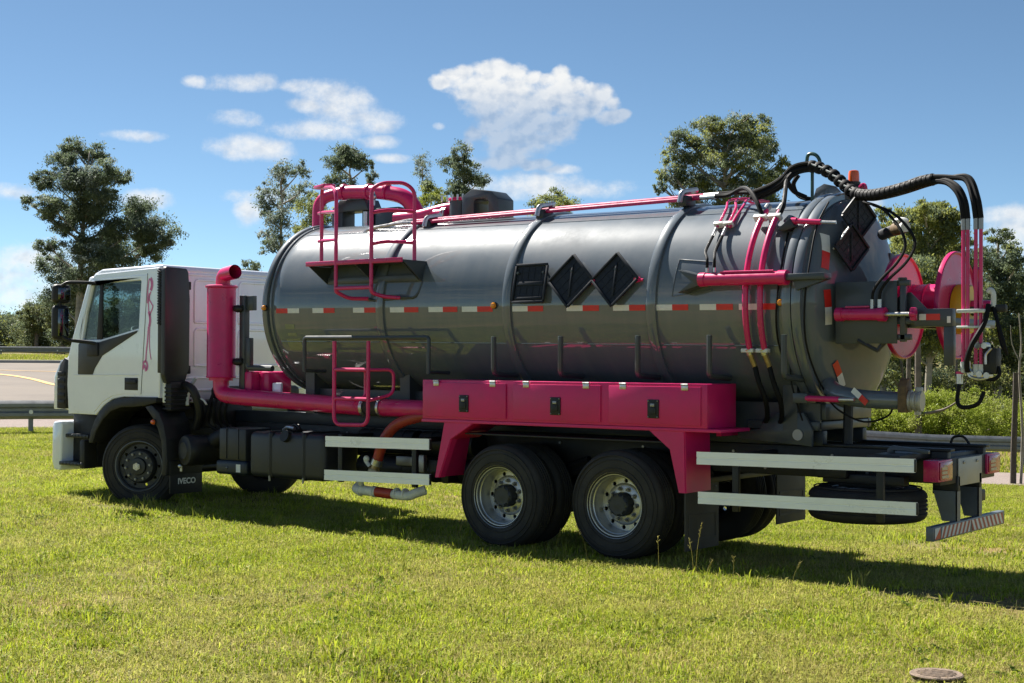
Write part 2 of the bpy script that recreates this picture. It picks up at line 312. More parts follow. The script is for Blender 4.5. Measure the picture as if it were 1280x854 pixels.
# ------------------------------------------------------------------ mesh helpers
class MB:
    """collects shapes (with a material per face) and links them as ONE mesh object"""
    def __init__(self, *mats):
        self.bm = bmesh.new(); self.mats = list(mats); self.mi = 0
    def use(self, m):
        if m not in self.mats: self.mats.append(m)
        self.mi = self.mats.index(m); return self
    def _faces(self, vs, fs, smooth=True):
        bv = [self.bm.verts.new(v) for v in vs]
        out = []
        for f in fs:
            try: fc = self.bm.faces.new([bv[i] for i in f])
            except ValueError: continue
            fc.material_index = self.mi; fc.smooth = smooth; out.append(fc)
        return bv, out
    def box(self, lo, hi, bevel=0.0, rot=None, seg=2):
        lo = Vector(lo); hi = Vector(hi)
        lo, hi = Vector([min(a, b) for a, b in zip(lo, hi)]), Vector([max(a, b) for a, b in zip(lo, hi)])
        c = (lo + hi) / 2
        vs = [Vector((x, y, z)) for x in (lo.x, hi.x) for y in (lo.y, hi.y) for z in (lo.z, hi.z)]
        fs = [(0, 1, 3, 2), (4, 6, 7, 5), (0, 4, 5, 1), (2, 3, 7, 6), (0, 2, 6, 4), (1, 5, 7, 3)]
        if rot is not None: vs = [c + rot @ (v - c) for v in vs]
        bv, ff = self._faces(vs, fs)
        if bevel > 0: self._bevel(bv, bevel, seg)
        return self
    def _bevel(self, bv, w, seg=2):
        s = set(bv); es = [e for e in self.bm.edges if e.verts[0] in s and e.verts[1] in s]
        r = bmesh.ops.bevel(self.bm, geom=es, offset=w, segments=seg, profile=0.5, affect='EDGES', clamp_overlap=True, material=-1)
        for f in r['faces']: f.smooth = True; f.material_index = self.mi
    def prism(self, pts, axis, a, b, bevel=0.0, seg=2):
        """polygon pts (2-D) extruded along an axis from a to b; axis 'y' takes (x,z), 'x' takes (y,z), 'z' takes (x,y)"""
        def P(p, t):
            return {'x': (t, p[0], p[1]), 'y': (p[0], t, p[1]), 'z': (p[0], p[1], t)}[axis]
        n = len(pts)
        vs = [P(p, a) for p in pts] + [P(p, b) for p in pts]
        fs = [tuple(range(n))[::-1], tuple(range(n, 2 * n))] + [(i, (i + 1) % n, n + (i + 1) % n, n + i) for i in range(n)]
        bv, ff = self._faces(vs, fs)
        bmesh.ops.recalc_face_normals(self.bm, faces=ff)
        if bevel > 0: self._bevel(bv, bevel, seg)
        return self
    def poly(self, pts):
        self._faces([Vector(p) for p in pts], [tuple(range(len(pts)))], False); return self
    def tube(self, path, r, seg=10, smooth=0, caps=True, r2=None, closed=False):
        pts = [Vector(p) for p in path]
        if smooth: pts = spline(pts, smooth, closed)
        n = len(pts); rings = []
        up = None
        for i in range(n):
            if closed: t = pts[(i + 1) % n] - pts[i - 1]
            else: t = pts[min(i + 1, n - 1)] - pts[max(i - 1, 0)]
            t.normalize()
            if up is None:
                up = Vector((0, 0, 1)) if abs(t.z) < 0.9 else Vector((1, 0, 0))
            u = (up - t * up.dot(t))
            if u.length < 1e-4: u = t.orthogonal()
            u.normalize(); up = u; w = t.cross(u)
            rr = r if r2 is None else r + (r2 - r) * i / (n - 1)
            # mitre
            k = 1.0
            rings.append([pts[i] + (u * math.cos(a) + w * math.sin(a)) * rr * k for a in [2 * math.pi * j / seg for j in range(seg)]])
        vs = [v for rg in rings for v in rg]
        fs = []
        m = n if closed else n - 1
        for i in range(m):
            i2 = (i + 1) % n
            for j in range(seg):
                fs.append((i * seg + j, i * seg + (j + 1) % seg, i2 * seg + (j + 1) % seg, i2 * seg + j))
        if caps and not closed:
            fs.append(tuple(range(seg))[::-1]); fs.append(tuple((n - 1) * seg + j for j in range(seg)))
        bv, ff = self._faces(vs, fs)
        bmesh.ops.recalc_face_normals(self.bm, faces=ff)
        return self
    def cyl(self, p0, p1, r, seg=20, r2=None):
        return self.tube([p0, p1], r, seg, r2=r2)
    def lathe(self, prof, org, axis, seg=40, a0=0.0, a1=2 * math.pi, closed_prof=False):
        """prof = [(radius, offset along axis)]; axis is a unit vector"""
        ax = Vector(axis).normalized(); u = ax.orthogonal().normalized(); w = ax.cross(u); o = Vector(org)
        full = abs((a1 - a0) - 2 * math.pi) < 1e-6
        m = seg if full else seg + 1
        n = len(prof); vs = []
        for j in range(m):
            a = a0 + (a1 - a0) * j / seg
            dr = u * math.cos(a) + w * math.sin(a)
            for (rr, t) in prof: vs.append(o + dr * rr + ax * t)
        fs = []
        for j in range(seg):
            j2 = (j + 1) % m
            for i in range(n if closed_prof else n - 1):
                i2 = (i + 1) % n
                fs.append((j * n + i, j2 * n + i, j2 * n + i2, j * n + i2))
        bv, ff = self._faces(vs, fs)
        bmesh.ops.remove_doubles(self.bm, verts=bv, dist=1e-5)
        ff = [f for f in ff if f.is_valid]
        bmesh.ops.recalc_face_normals(self.bm, faces=ff)
        return self
    def sphere(self, c, r, sc=(1, 1, 1), seg=14):
        c = Vector(c); k = seg // 2; prof = [(math.sin(math.pi * i / k), -math.cos(math.pi * i / k)) for i in range(k + 1)]
        vs = []
        for j in range(seg):
            a = 2 * math.pi * j / seg
            for (rr, t) in prof: vs.append(c + Vector((rr * math.cos(a) * r * sc[0], rr * math.sin(a) * r * sc[1], t * r * sc[2])))
        n = k + 1
        fs = [(j * n + i, ((j + 1) % seg) * n + i, ((j + 1) % seg) * n + i + 1, j * n + i + 1) for j in range(seg) for i in range(k)]
        bv, ff = self._faces(vs, fs)
        bmesh.ops.remove_doubles(self.bm, verts=bv, dist=1e-5)
        ff = [f for f in ff if f.is_valid]
        bmesh.ops.recalc_face_normals(self.bm, faces=ff)
        return self
    def add_mesh(self, me, mtx=None):
        tmp = bmesh.new(); tmp.from_mesh(me)
        if mtx is not None: tmp.transform(mtx)
        self._faces([v.co.copy() for v in tmp.verts], [[v.index for v in f.verts] for f in tmp.faces])
        tmp.free(); return self
    def build(self, name, parent=None, sharp=35):
        me = bpy.data.meshes.new(name)
        for f in list(self.bm.faces):
            if f.calc_area() < 1e-10: self.bm.faces.remove(f)
        self.bm.to_mesh(me); self.bm.free()
        for m in self.mats: me.materials.append(MATS[m])
        if sharp: me.set_sharp_from_angle(angle=R(sharp))
        o = bpy.data.objects.new(name, me); COL.objects.link(o)
        if parent is not None: o.parent = parent
        return o

def spline(pts, k, closed=False):
    out = []; n = len(pts)
    rngi = range(n) if closed else range(n - 1)
    for i in rngi:
        if closed: p0, p1, p2, p3 = pts[i - 1], pts[i], pts[(i + 1) % n], pts[(i + 2) % n]
        else: p0, p1, p2, p3 = pts[max(i - 1, 0)], pts[i], pts[i + 1], pts[min(i + 2, n - 1)]
        for j in range(k):
            t = j / k
            out.append(0.5 * ((2 * p1) + (p2 - p0) * t + (2 * p0 - 5 * p1 + 4 * p2 - p3) * t * t + (3 * p1 - p0 - 3 * p2 + p3) * t ** 3))
    if not closed: out.append(pts[-1].copy())
    return out

def round_path(pts, rad, k=5):
    """polyline with its corners rounded"""
    P = [Vector(p) for p in pts]; out = [P[0]]
    for i in range(1, len(P) - 1):
        a, b, c = P[i - 1], P[i], P[i + 1]
        d1 = (a - b); d3 = (c - b); q = min(rad, d1.length * 0.49, d3.length * 0.49)
        s = b + d1.normalized() * q; e = b + d3.normalized() * q
        for j in range(k + 1):
            t = j / k; out.append(s * (1 - t) ** 2 + b * 2 * t * (1 - t) + e * t * t)
    out.append(P[-1]); return out

def tag(o, label=None, cat=None, group=None, kind=None):
    if label: o['label'] = label
    if cat: o['category'] = cat
    if group: o['group'] = group
    if kind: o['kind'] = kind
    return o

def empty(name, loc=(0, 0, 0), rotz=0.0, parent=None):
    o = bpy.data.objects.new(name, None); o.location = loc; o.rotation_euler = (0, 0, rotz)
    o.empty_display_size = 0.2; COL.objects.link(o)
    if parent is not None: o.parent = parent
    return o

def link_copy(o, parent, loc=None):
    c = o.copy(); COL.objects.link(c); c.parent = parent
    if loc is not None: c.location = loc
    return c

def flat_curve(outer, holes, thick, bevel=0.0):
    """flat panel with holes in the XY plane, as a mesh (extruded half each way)"""
    cu = bpy.data.curves.new('panel', 'CURVE'); cu.dimensions = '2D'; cu.fill_mode = 'BOTH'
    for pts in [outer] + holes:
        s = cu.splines.new('POLY'); s.points.add(len(pts) - 1)
        for i, p in enumerate(pts): s.points[i].co = (p[0], p[1], 0, 1)
        s.use_cyclic_u = True
    cu.extrude = thick / 2; cu.bevel_depth = bevel; cu.bevel_resolution = 2
    o = bpy.data.objects.new('panel', cu)
    COL.objects.link(o)
    bpy.context.view_layer.update()
    me = bpy.data.meshes.new_from_object(o.evaluated_get(bpy.context.evaluated_depsgraph_get()))
    bpy.data.objects.remove(o); bpy.data.curves.remove(cu)
    return me

def text_mesh(txt, size, ext=0.002, bold=0.0):
    cu = bpy.data.curves.new('lettering', 'FONT'); cu.body = txt; cu.size = size; cu.extrude = ext; cu.offset = bold
    cu.align_x = 'CENTER'; cu.align_y = 'CENTER'
    o = bpy.data.objects.new('lettering', cu); COL.objects.link(o)
    bpy.context.view_layer.update()
    me = bpy.data.meshes.new_from_object(o.evaluated_get(bpy.context.evaluated_depsgraph_get()))
    bpy.data.objects.remove(o); bpy.data.curves.remove(cu)
    return me
XZ = Matrix(((1, 0, 0, 0), (0, 0, -1, 0), (0, 1, 0, 0), (0, 0, 0, 1)))   # XY panel -> XZ plane facing -Y
# ------------------------------------------------------------------ the lie of the land
P0 = np.array([8.78, -12.52])
LR = [0, 15, 31, 40, 75, 90, 100, 150, 700]; LH = [0, .05, .2, .38, 1.39, 1.85, 1.95, 2.5, 6]
RR = [0, 12, 25, 40, 46, 60, 100, 150, 700]; RH = [0, 0, -.45, -1.0, -.55, -.25, .3, 1., 6]
def sst(a, b, x):
    t = np.clip((x - a) / (b - a), 0, 1); return t * t * (3 - 2 * t)
def ground_z(x, y):
    dx = x - P0[0]; dy = y - P0[1]; r = np.hypot(dx, dy); az = np.degrees(np.arctan2(-dx, dy))
    w = sst(18, 56, az)
    h = np.interp(r, RR, RH) * (1 - w) + np.interp(r, LR, LH) * w
    return h * sst(-.2, .3, np.cos(np.radians(az - 38)))
def polar(az, r):
    a = np.radians(az); return P0[0] - r * np.sin(a), P0[1] + r * np.cos(a)
def gravel_in(az): return np.interp(az, [18, 56], [31.0, 34.0])

def ground_shader(name, cols, scale, rough=0.95, bump=0.5, bscale=30, speck=None):
    m = bpy.data.materials.new(name); m.use_nodes = True
    nt = m.node_tree; b = nt.nodes['Principled BSDF']; N, L = nt.nodes.new, nt.links.new
    b.inputs['Roughness'].default_value = rough
    b.inputs['Specular IOR Level'].default_value = 0.2
    tc = N('ShaderNodeTexCoord')
    n = N('ShaderNodeTexNoise'); n.inputs['Scale'].default_value = scale; n.inputs['Detail'].default_value = 9
    n.inputs['Roughness'].default_value = 0.7
    L(tc.outputs['Object'], n.inputs['Vector'])
    rp = N('ShaderNodeValToRGB'); e = rp.color_ramp.elements
    e[0].position = 0.3; e[1].position = 0.7; e[0].color = (*cols[0], 1); e[1].color = (*cols[-1], 1)
    for i, c in enumerate(cols[1:-1]):
        q = e.new(0.3 + 0.4 * (i + 1) / (len(cols) - 1)); q.color = (*c, 1)
    L(n.outputs[0], rp.inputs[0])
    src = rp.outputs[0]
    n2 = N('ShaderNodeTexNoise'); n2.inputs['Scale'].default_value = bscale; n2.inputs['Detail'].default_value = 6
    L(tc.outputs['Object'], n2.inputs['Vector'])
    if speck:
        rp2 = N('ShaderNodeValToRGB'); rp2.color_ramp.elements[0].position = 0.35; rp2.color_ramp.elements[1].position = 0.65
        rp2.color_ramp.elements[0].color = (1 - speck,) * 3 + (1,); rp2.color_ramp.elements[1].color = (1, 1, 1, 1)
        L(n2.outputs[0], rp2.inputs[0])
        mx = N('ShaderNodeMixRGB'); mx.blend_type = 'MULTIPLY'; mx.inputs[0].default_value = 1
        L(src, mx.inputs[1]); L(rp2.outputs[0], mx.inputs[2]); src = mx.outputs[0]
    L(src, b.inputs['Base Color'])
    bp = N('ShaderNodeBump'); bp.inputs['Strength'].default_value = bump; bp.inputs['Distance'].default_value = 0.03
    L(n2.outputs[0], bp.inputs['Height']); L(bp.outputs[0], b.inputs['Normal'])
    MATS[name] = m
ground_shader('turf', [(0.09, 0.105, 0.022), (0.18, 0.16, 0.05), (0.30, 0.19, 0.085)], 0.55, bscale=25, speck=0.5)
ground_shader('gravel', [(0.22, 0.17, 0.155), (0.30, 0.245, 0.22), (0.25, 0.215, 0.19)], 0.8, bscale=60, speck=0.5)
ground_shader('asphalt', [(0.125, 0.105, 0.09), (0.155, 0.132, 0.112), (0.175, 0.147, 0.12)], 0.25, rough=0.85, bscale=30, bump=0.15, speck=0.15)
ground_shader('kerb_stone', [(0.34, 0.32, 0.29), (0.45, 0.42, 0.38)], 2.0, bscale=20, bump=0.1)

RS = np.concatenate([[0.0], np.arange(1, 20, 1.0), np.arange(20, 48, 1.0), np.arange(48, 110, 2.0), [115, 125, 140, 160, 190, 230, 290, 380, 500, 700, 1000, 1500]])
def sheet(name, m, azs, inner, outer, dz, kind='structure'):
    """a strip of the terrain between inner(az) and outer(az), lying dz above it, built on the terrain's own rows"""
    vs, fs, idx = [], [], {}
    for i, a in enumerate(azs):
        lo, hi = float(inner(a)), float(outer(a))
        rows = [lo] + [float(q) for q in RS if lo + .2 < q < hi - .2] + [hi]
        for t in np.linspace(0, 1, 15):
            pass
        K = 24
        rr = np.interp(np.linspace(0, 1, K), np.linspace(0, 1, len(rows)), rows)
        for j, r in enumerate(rr):
            x, y = polar(a, r); idx[i, j] = len(vs); vs.append((x, y, float(ground_z(x, y)) + dz))
    for i in range(len(azs) - 1):
        for j in range(23):
            fs.append((idx[i, j], idx[i, j + 1], idx[i + 1, j + 1], idx[i + 1, j]))
    me = bpy.data.meshes.new(name); me.from_pydata(vs, [], fs); me.materials.append(MATS[m])
    for p in me.polygons: p.use_smooth = True
    o = bpy.data.objects.new(name, me); COL.objects.link(o); tag(o, kind=kind)
    return o

def build_ground():
    azs = np.concatenate([np.arange(-150, 0, 6.0), np.arange(0, 75, 1.0), np.arange(75, 210.1, 6.0)])
    vs = [(P0[0], P0[1], 0.0)]; fs = []
    n = len(RS) - 1
    for a in azs:
        for r in RS[1:]:
            x, y = polar(a, r); vs.append((x, y, float(ground_z(x, y))))
    for i in range(len(azs) - 1):
        fs.append((0, 1 + i * n, 1 + (i + 1) * n))
        for j in range(n - 1):
            fs.append((1 + i * n + j, 1 + i * n + j + 1, 1 + (i + 1) * n + j + 1, 1 + (i + 1) * n + j))
    me = bpy.data.meshes.new('ground'); me.from_pydata(vs, [], fs); me.materials.append(MATS['turf'])
    for p in me.polygons: p.use_smooth = True
    bm = bmesh.new(); bm.from_mesh(me); bmesh.ops.recalc_face_normals(bm, faces=bm.faces[:])
    bmesh.ops.remove_doubles(bm, verts=bm.verts[:], dist=1e-4)
    if sum(f.normal.z for f in bm.faces) < 0: bmesh.ops.reverse_faces(bm, faces=bm.faces[:])
    bm.to_mesh(me); bm.free()
    o = bpy.data.objects.new('ground', me); COL.objects.link(o); tag(o, kind='structure')
build_ground()
AZ = np.arange(8, 86, 1.0)
sheet('gravel_shoulder', 'gravel', AZ, gravel_in, lambda a: gravel_in(a) + 7.0, 0.035)
sheet('road', 'asphalt', np.arange(36, 86, 1.0), lambda a: gravel_in(a) + 6.6, lambda a: 79.0, 0.06)
# raised kerb along the far side of the road
def build_kerb():
    azs = np.arange(36, 86, 1.0); vs, fs = [], []
    for a in azs:
        for r, h in ((78.9, 0.0), (78.9, 0.20), (79.25, 0.20), (79.25, 0.0)):
            x, y = polar(a, r); vs.append((x, y, float(ground_z(x, y)) + h))
    for i in range(len(azs) - 1):
        for j in range(3): fs.append((i * 4 + j, i * 4 + j + 1, i * 4 + j + 5, i * 4 + j + 4))
    me = bpy.data.meshes.new('kerb'); me.from_pydata(vs, [], fs); me.materials.append(MATS['kerb_stone'])
    o = bpy.data.objects.new('kerb', me); COL.objects.link(o); tag(o, kind='structure')
build_kerb()

def road_line(name, pts, width, label):
    P = spline([Vector((*polar(a, r), 0)) for a, r in pts], 8)
    vs, fs = [], []
    for i, p in enumerate(P):
        t = (P[min(i + 1, len(P) - 1)] - P[max(i - 1, 0)]).normalized(); nrm = Vector((-t.y, t.x, 0))
        for s in (-1, 1):
            q = p + nrm * s * width / 2; vs.append((q.x, q.y, float(ground_z(q.x, q.y)) + 0.075))
    for i in range(len(P) - 1): fs.append((2 * i, 2 * i + 1, 2 * i + 3, 2 * i + 2))
    me = bpy.data.meshes.new(name); me.from_pydata(vs, [], fs); me.materials.append(MATS['road_paint_yellow'])
    o = bpy.data.objects.new(name, me); COL.objects.link(o); tag(o, kind='structure')
for off in (0, 0.45):
    road_line('road_marking', [(50, 45 + off), (52.5, 49 + off), (54.6, 54 + off), (55.6, 59.5 + off), (56.6, 63.5 + off), (58.5, 67 + off), (62, 69 + off)], 0.2, 'yellow')
road_line('road_marking', [(50, 66), (53, 66.5), (56, 68), (59, 71), (63, 73)], 0.22, 'yellow')

# ------------------------------------------------------------------ guardrails
def guardrail(name, line, label, tops, seglen=3.0):
    root = empty(name, (line[0][0], line[0][1], float(ground_z(*line[0]))))
    tag(root, label, 'guardrail')
    base = Vector(root.location)
    # resample
    L = [Vector((x, y, t)) for (x, y), t in zip(line, tops)]; P = []
    for a, b in zip(L[:-1], L[1:]):
        k = max(1, round((b - a).length / seglen))
        for i in range(k): P.append(a.lerp(b, i / k))
    P.append(L[-1])
    HGT = .40
    prof = [(d, z * HGT / .35) for d, z in [(0, 0), (.035, .03), (.075, .06), (.075, .115), (.03, .15), (.03, .20), (.075, .235), (.075, .29), (.035, .325), (0, .35)]]
    for i in range(len(P) - 1):
        a, b = P[i], P[i + 1]; top = b.z; ta = a.z
        a = Vector((a.x, a.y, float(ground_z(a.x, a.y)) + ta - HGT)) - base; b = Vector((b.x, b.y, float(ground_z(b.x, b.y)) + top - HGT)) - base
        t = (b - a); t.z = 0; t.normalize(); nrm = Vector((t.y, -t.x, 0))
        mb = MB('galvanised'); vs = []
        for q in (a - t * .06, b + t * .06):
            for d, z in prof: vs.append(q + nrm * (d + (i % 2) * .004) + Vector((0, 0, z)))
            for d, z in prof[::-1]: vs.append(q + nrm * (d - .006 + (i % 2) * .004) + Vector((0, 0, z)))
        n = 2 * len(prof)
        mb._faces(vs, [(j, (j + 1) % n, n + (j + 1) % n, n + j) for j in range(n)])
        o = mb.build('beam', root)
        mb = MB('galvanised')
        q = b - nrm * .06
        gz = float(ground_z(b.x + base.x, b.y + base.y)) - base.z
        ang = math.atan2(t.y, t.x)
        mb.box((q.x - .05, q.y - .05, gz - .2), (q.x + .05, q.y + .05, gz + top - .01), rot=Matrix.Rotation(ang, 3, 'Z'))
        mb.build('post', root)
        mb = MB('white_decal'); q2 = b + nrm * .085 + Vector((0, 0, .155))
        mb.cyl(q2 - nrm * .03, q2 + nrm * .012, .045, 10)
        mb.build('reflector', root)
    return root
guardrail('guardrail', [(-30.5, -13.5), (-18.78, 4.84), (-18.1, 5.9), (-7.17, 21.85), (-5.54, 24.1), (-3.78, 26.32), (-.65, 29.96), (6.5, 38.5)],
          'grey steel guardrail running behind the truck between the lawn and the gravel', [.7, .70, .70, .95, .90, .80, .80, .80])
guardrail('guardrail', [(-82, 12), (-74.89, 36.89), (-72.7, 41.1), (-70, 47.5), (-62, 62)],
          'distant pale guardrail on the grass verge across the road, below the wooded hillside', [.62] * 5)

# ------------------------------------------------------------------ grass
def tuft_mesh(name, n, rad, h0, h1, w, mats, wts, lean=0.5, stalk=0):
    vs, fs, mi = [], [], []
    rnd = random.Random(hash(name) % 1000 + n)
    rnd = random.Random(n * 7 + int(h1 * 1000))
    for i in range(n):
        a = rnd.uniform(0, 6.283); d = rad * math.sqrt(rnd.random())
        bx, by = d * math.cos(a), d * math.sin(a)
        h = rnd.uniform(h0, h1); th = rnd.uniform(0, 6.283); l = rnd.uniform(0.1, lean) * h
        dx, dy = math.cos(th) * l, math.sin(th) * l
        fa = rnd.uniform(0, 6.283); wx, wy = math.cos(fa) * w / 2, math.sin(fa) * w / 2
        k = len(vs)
        vs += [(bx - wx, by - wy, -.01), (bx + wx, by + wy, -.01),
               (bx + dx * .35 - wx * .8, by + dy * .35 - wy * .8, h * .55), (bx + dx * .35 + wx * .8, by + dy * .35 + wy * .8, h * .55),
               (bx + dx, by + dy, h * max(.35, 1 - .3 * l / h))]
        fs += [(k, k + 1, k + 3, k + 2), (k + 2, k + 3, k + 4)]
        c = rnd.choices(range(len(mats)), wts)[0]; mi += [c, c]
    me = bpy.data.meshes.new(name); me.from_pydata(vs, [], fs)
    for m in mats: me.materials.append(MATS[m])
    me.polygons.foreach_set('material_index', mi)
    o = bpy.data.objects.new(name, me)
    return o

def scatter(name, verts, faces, layers, seed=0):
    """one stuff object: blades scattered over a patch of the ground by geometry nodes; layers = (tuft, density, smin, smax, cover per vertex)"""
    me = bpy.data.meshes.new(name); me.from_pydata(verts, [], faces)
    o = bpy.data.objects.new(name, me); COL.objects.link(o); tag(o, kind='stuff')
    ng = bpy.data.node_groups.new(name, 'GeometryNodeTree')
    ng.interface.new_socket('Geometry', in_out='INPUT', socket_type='NodeSocketGeometry')
    ng.interface.new_socket('Geometry', in_out='OUTPUT', socket_type='NodeSocketGeometry')
    N, L = ng.nodes.new, ng.links.new
    gi = N('NodeGroupInput'); go = N('NodeGroupOutput'); join = N('GeometryNodeJoinGeometry')
    for k, (tuft, density, smin, smax, cover) in enumerate(layers):
        an = 'cover_%d' % k
        at = me.attributes.new(an, 'FLOAT', 'POINT'); at.data.foreach_set('value', np.asarray(cover, dtype=np.float32))
        dp = N('GeometryNodeDistributePointsOnFaces'); dp.inputs['Seed'].default_value = seed + k
        L(gi.outputs[0], dp.inputs['Mesh'])
        na = N('GeometryNodeInputNamedAttribute'); na.data_type = 'FLOAT'; na.inputs[0].default_value = an
        mu = N('ShaderNodeMath'); mu.operation = 'MULTIPLY'; mu.inputs[1].default_value = density
        L(na.outputs[0], mu.inputs[0]); L(mu.outputs[0], dp.inputs['Density'])
        oi = N('GeometryNodeObjectInfo'); oi.inputs[0].default_value = tuft; oi.inputs[1].default_value = True
        ip = N('GeometryNodeInstanceOnPoints')
        rv = N('FunctionNodeRandomValue'); rv.data_type = 'FLOAT_VECTOR'
        rv.inputs[0].default_value = (-.12, -.12, 0); rv.inputs[1].default_value = (.12, .12, 6.283); rv.inputs['Seed'].default_value = seed + 10 + k
        rs = N('FunctionNodeRandomValue'); rs.data_type = 'FLOAT'
        rs.inputs[2].default_value = smin; rs.inputs[3].default_value = smax; rs.inputs['Seed'].default_value = seed + 20 + k
        L(dp.outputs['Points'], ip.inputs['Points']); L(oi.outputs['Geometry'], ip.inputs['Instance'])
        L(rv.outputs[0], ip.inputs['Rotation']); L(rs.outputs[1], ip.inputs['Scale'])
        L(ip.outputs[0], join.inputs[0])
    L(join.outputs[0], go.inputs[0])
    md = o.modifiers.new('scatter', 'NODES'); md.node_group = ng
    return o

def patch(az0, az1, daz, r0, r1, dr, keep=None):
    azs = np.arange(az0, az1 + 1e-6, daz); rs = np.arange(r0, r1 + 1e-6, dr)
    vs, idx, fs = [], {}, []
    for i, a in enumerate(azs):
        for j, r in enumerate(rs):
            x, y = polar(a, r); idx[i, j] = len(vs); vs.append((x, y, float(ground_z(x, y))))
    for i in range(len(azs) - 1):
        for j in range(len(rs) - 1):
            a, r = (azs[i] + azs[i + 1]) / 2, (rs[j] + rs[j + 1]) / 2
            if keep is None or keep(a, r): fs.append((idx[i, j], idx[i + 1, j], idx[i + 1, j + 1], idx[i, j + 1]))
    return vs, fs

def vnoise(x, y, s):
    from mathutils import noise
    return noise.noise(Vector((x * s, y * s, 3.7)))

def build_grass():
    G = ['grass_green', 'grass_lime', 'grass_dry']
    tg = tuft_mesh('tuft_green', 40, .15, .018, .055, .0065, G, [5, 3, 2], 1.7)
    tl = tuft_mesh('tuft_lime', 34, .14, .02, .06, .007, G, [3, 6, 1], 1.6)
    td = tuft_mesh('tuft_dry', 40, .15, .012, .045, .0055, G, [2, 1.5, 6], 2.0)
    tb = tuft_mesh('tuft_broad', 18, .09, .04, .095, .011, G, [3, 5, .6], 1.3)
    fg = tuft_mesh('tuft_far', 26, .35, .05, .13, .022, ['grass_far', 'grass_lime', 'grass_dry'], [5, 3, 2], 0.8)
    ts = tuft_mesh('tuft_tall', 12, .08, .10, .24, .007, G, [5, 3, 2], 0.7)
    tw = tuft_mesh('tuft_weed', 14, .07, .02, .05, .024, ['weed_leaf', 'grass_green'], [4, 1], 2.2)
    def cov(vs, kind):
        o = []
        for x, y, z in vs:
            n = vnoise(x, y, .35) + .7 * vnoise(x, y, 1.3)
            rear = float(sst(.5, 5, x)) * float(sst(-3.5, 1.0, y))
            if rear > .3 and kind != 'broad' and vnoise(x + 3, y * 1.6, .55) > .12: o.append(.02 + .16 * (kind == 'dry')); continue
            if kind == 'green': o.append(max(.10, 1.0 + 1.2 * n - .9 * rear))
            if kind == 'lime': o.append(max(0.03, .55 + 1.8 * vnoise(x - 4, y + 2, .5) + .5 * n - .3 * rear + .35 * float(sst(1, -7, x))))
            if kind == 'dry': o.append(max(0.03, .38 - 1.3 * n + 1.4 * rear + .75 * float(sst(-1, 5, x)) - .35 * float(sst(1, -6, x))))
            if kind == 'weed': o.append(max(0, 2.2 * vnoise(x + 30, y - 11, 1.9) + 1.3 * vnoise(x, y + 7, .4) - .25))
            if kind == 'broad': o.append(max(0, .1 + 2.6 * vnoise(x + 9, y, .9)))
        return o
    V, F, Ls = [], [], []
    def zone(p, layers):
        vs, fs = p; k = len(V)
        V.extend(vs); F.extend([tuple(i + k for i in f) for f in fs])
        for t, d, s0, s1, kind in layers: Ls.append((t, d, s0, s1, k, cov(vs, kind) if kind else [1.0] * len(vs)))
    zone(patch(14, 61, .5, 5.5, 17.5, .25), [(tg, 100, .7, 1.3, 'green'), (tl, 62, .7, 1.3, 'lime'), (td, 75, .7, 1.3, 'dry'), (tb, 20, .7, 1.3, 'broad'), (tw, 22, .6, 1.4, 'weed')])
    zone(patch(12, 64, 1.0, 17.5, 34.5, .5, lambda a, r: r < gravel_in(a) - .1), [(tg, 44, .9, 1.6, 'green'), (tl, 48, .9, 1.6, 'lime'), (td, 26, .9, 1.6, 'dry')])
    zone(patch(10, 66, 1.0, 38, 100, 1.0, lambda a, r: (r > gravel_in(a) + 7.2) and (a < 35.5 or r > 79.6)), [(fg, 5, .9, 1.7, None)])
    lay = []
    for t, d, s0, s1, k, cv in Ls:
        full = np.zeros(len(V)); full[k:k + len(cv)] = cv; lay.append((t, d, s0, s1, full))
    scatter('grass', V, F, lay, seed=5)
    # taller grass left along the wheels and under the truck
    vv, ff, cv = [], [], []
    xs = np.arange(-7.2, 5.0, .25); ys = np.arange(-2.0, 1.6, .2)
    for x in xs:
        for y in ys:
            vv.append((x, y, float(ground_z(x, y))))
            edge = max(math.exp(-((y + 1.42) / .16) ** 2) * .8, .25 * math.exp(-((y + .6) / .6) ** 2))
            cv.append(edge * (1.0 if -6.6 < x < 3.4 else .25) * max(0, .5 + 1.4 * vnoise(x, y, 1.1)))
    n = len(ys)
    for i in range(len(xs) - 1):
        for j in range(n - 1): ff.append((i * n + j, (i + 1) * n + j, (i + 1) * n + j + 1, i * n + j + 1))
    scatter('tall_grass', vv, ff, [(ts, 30, .5, .95, cv)], seed=70)
build_grass()

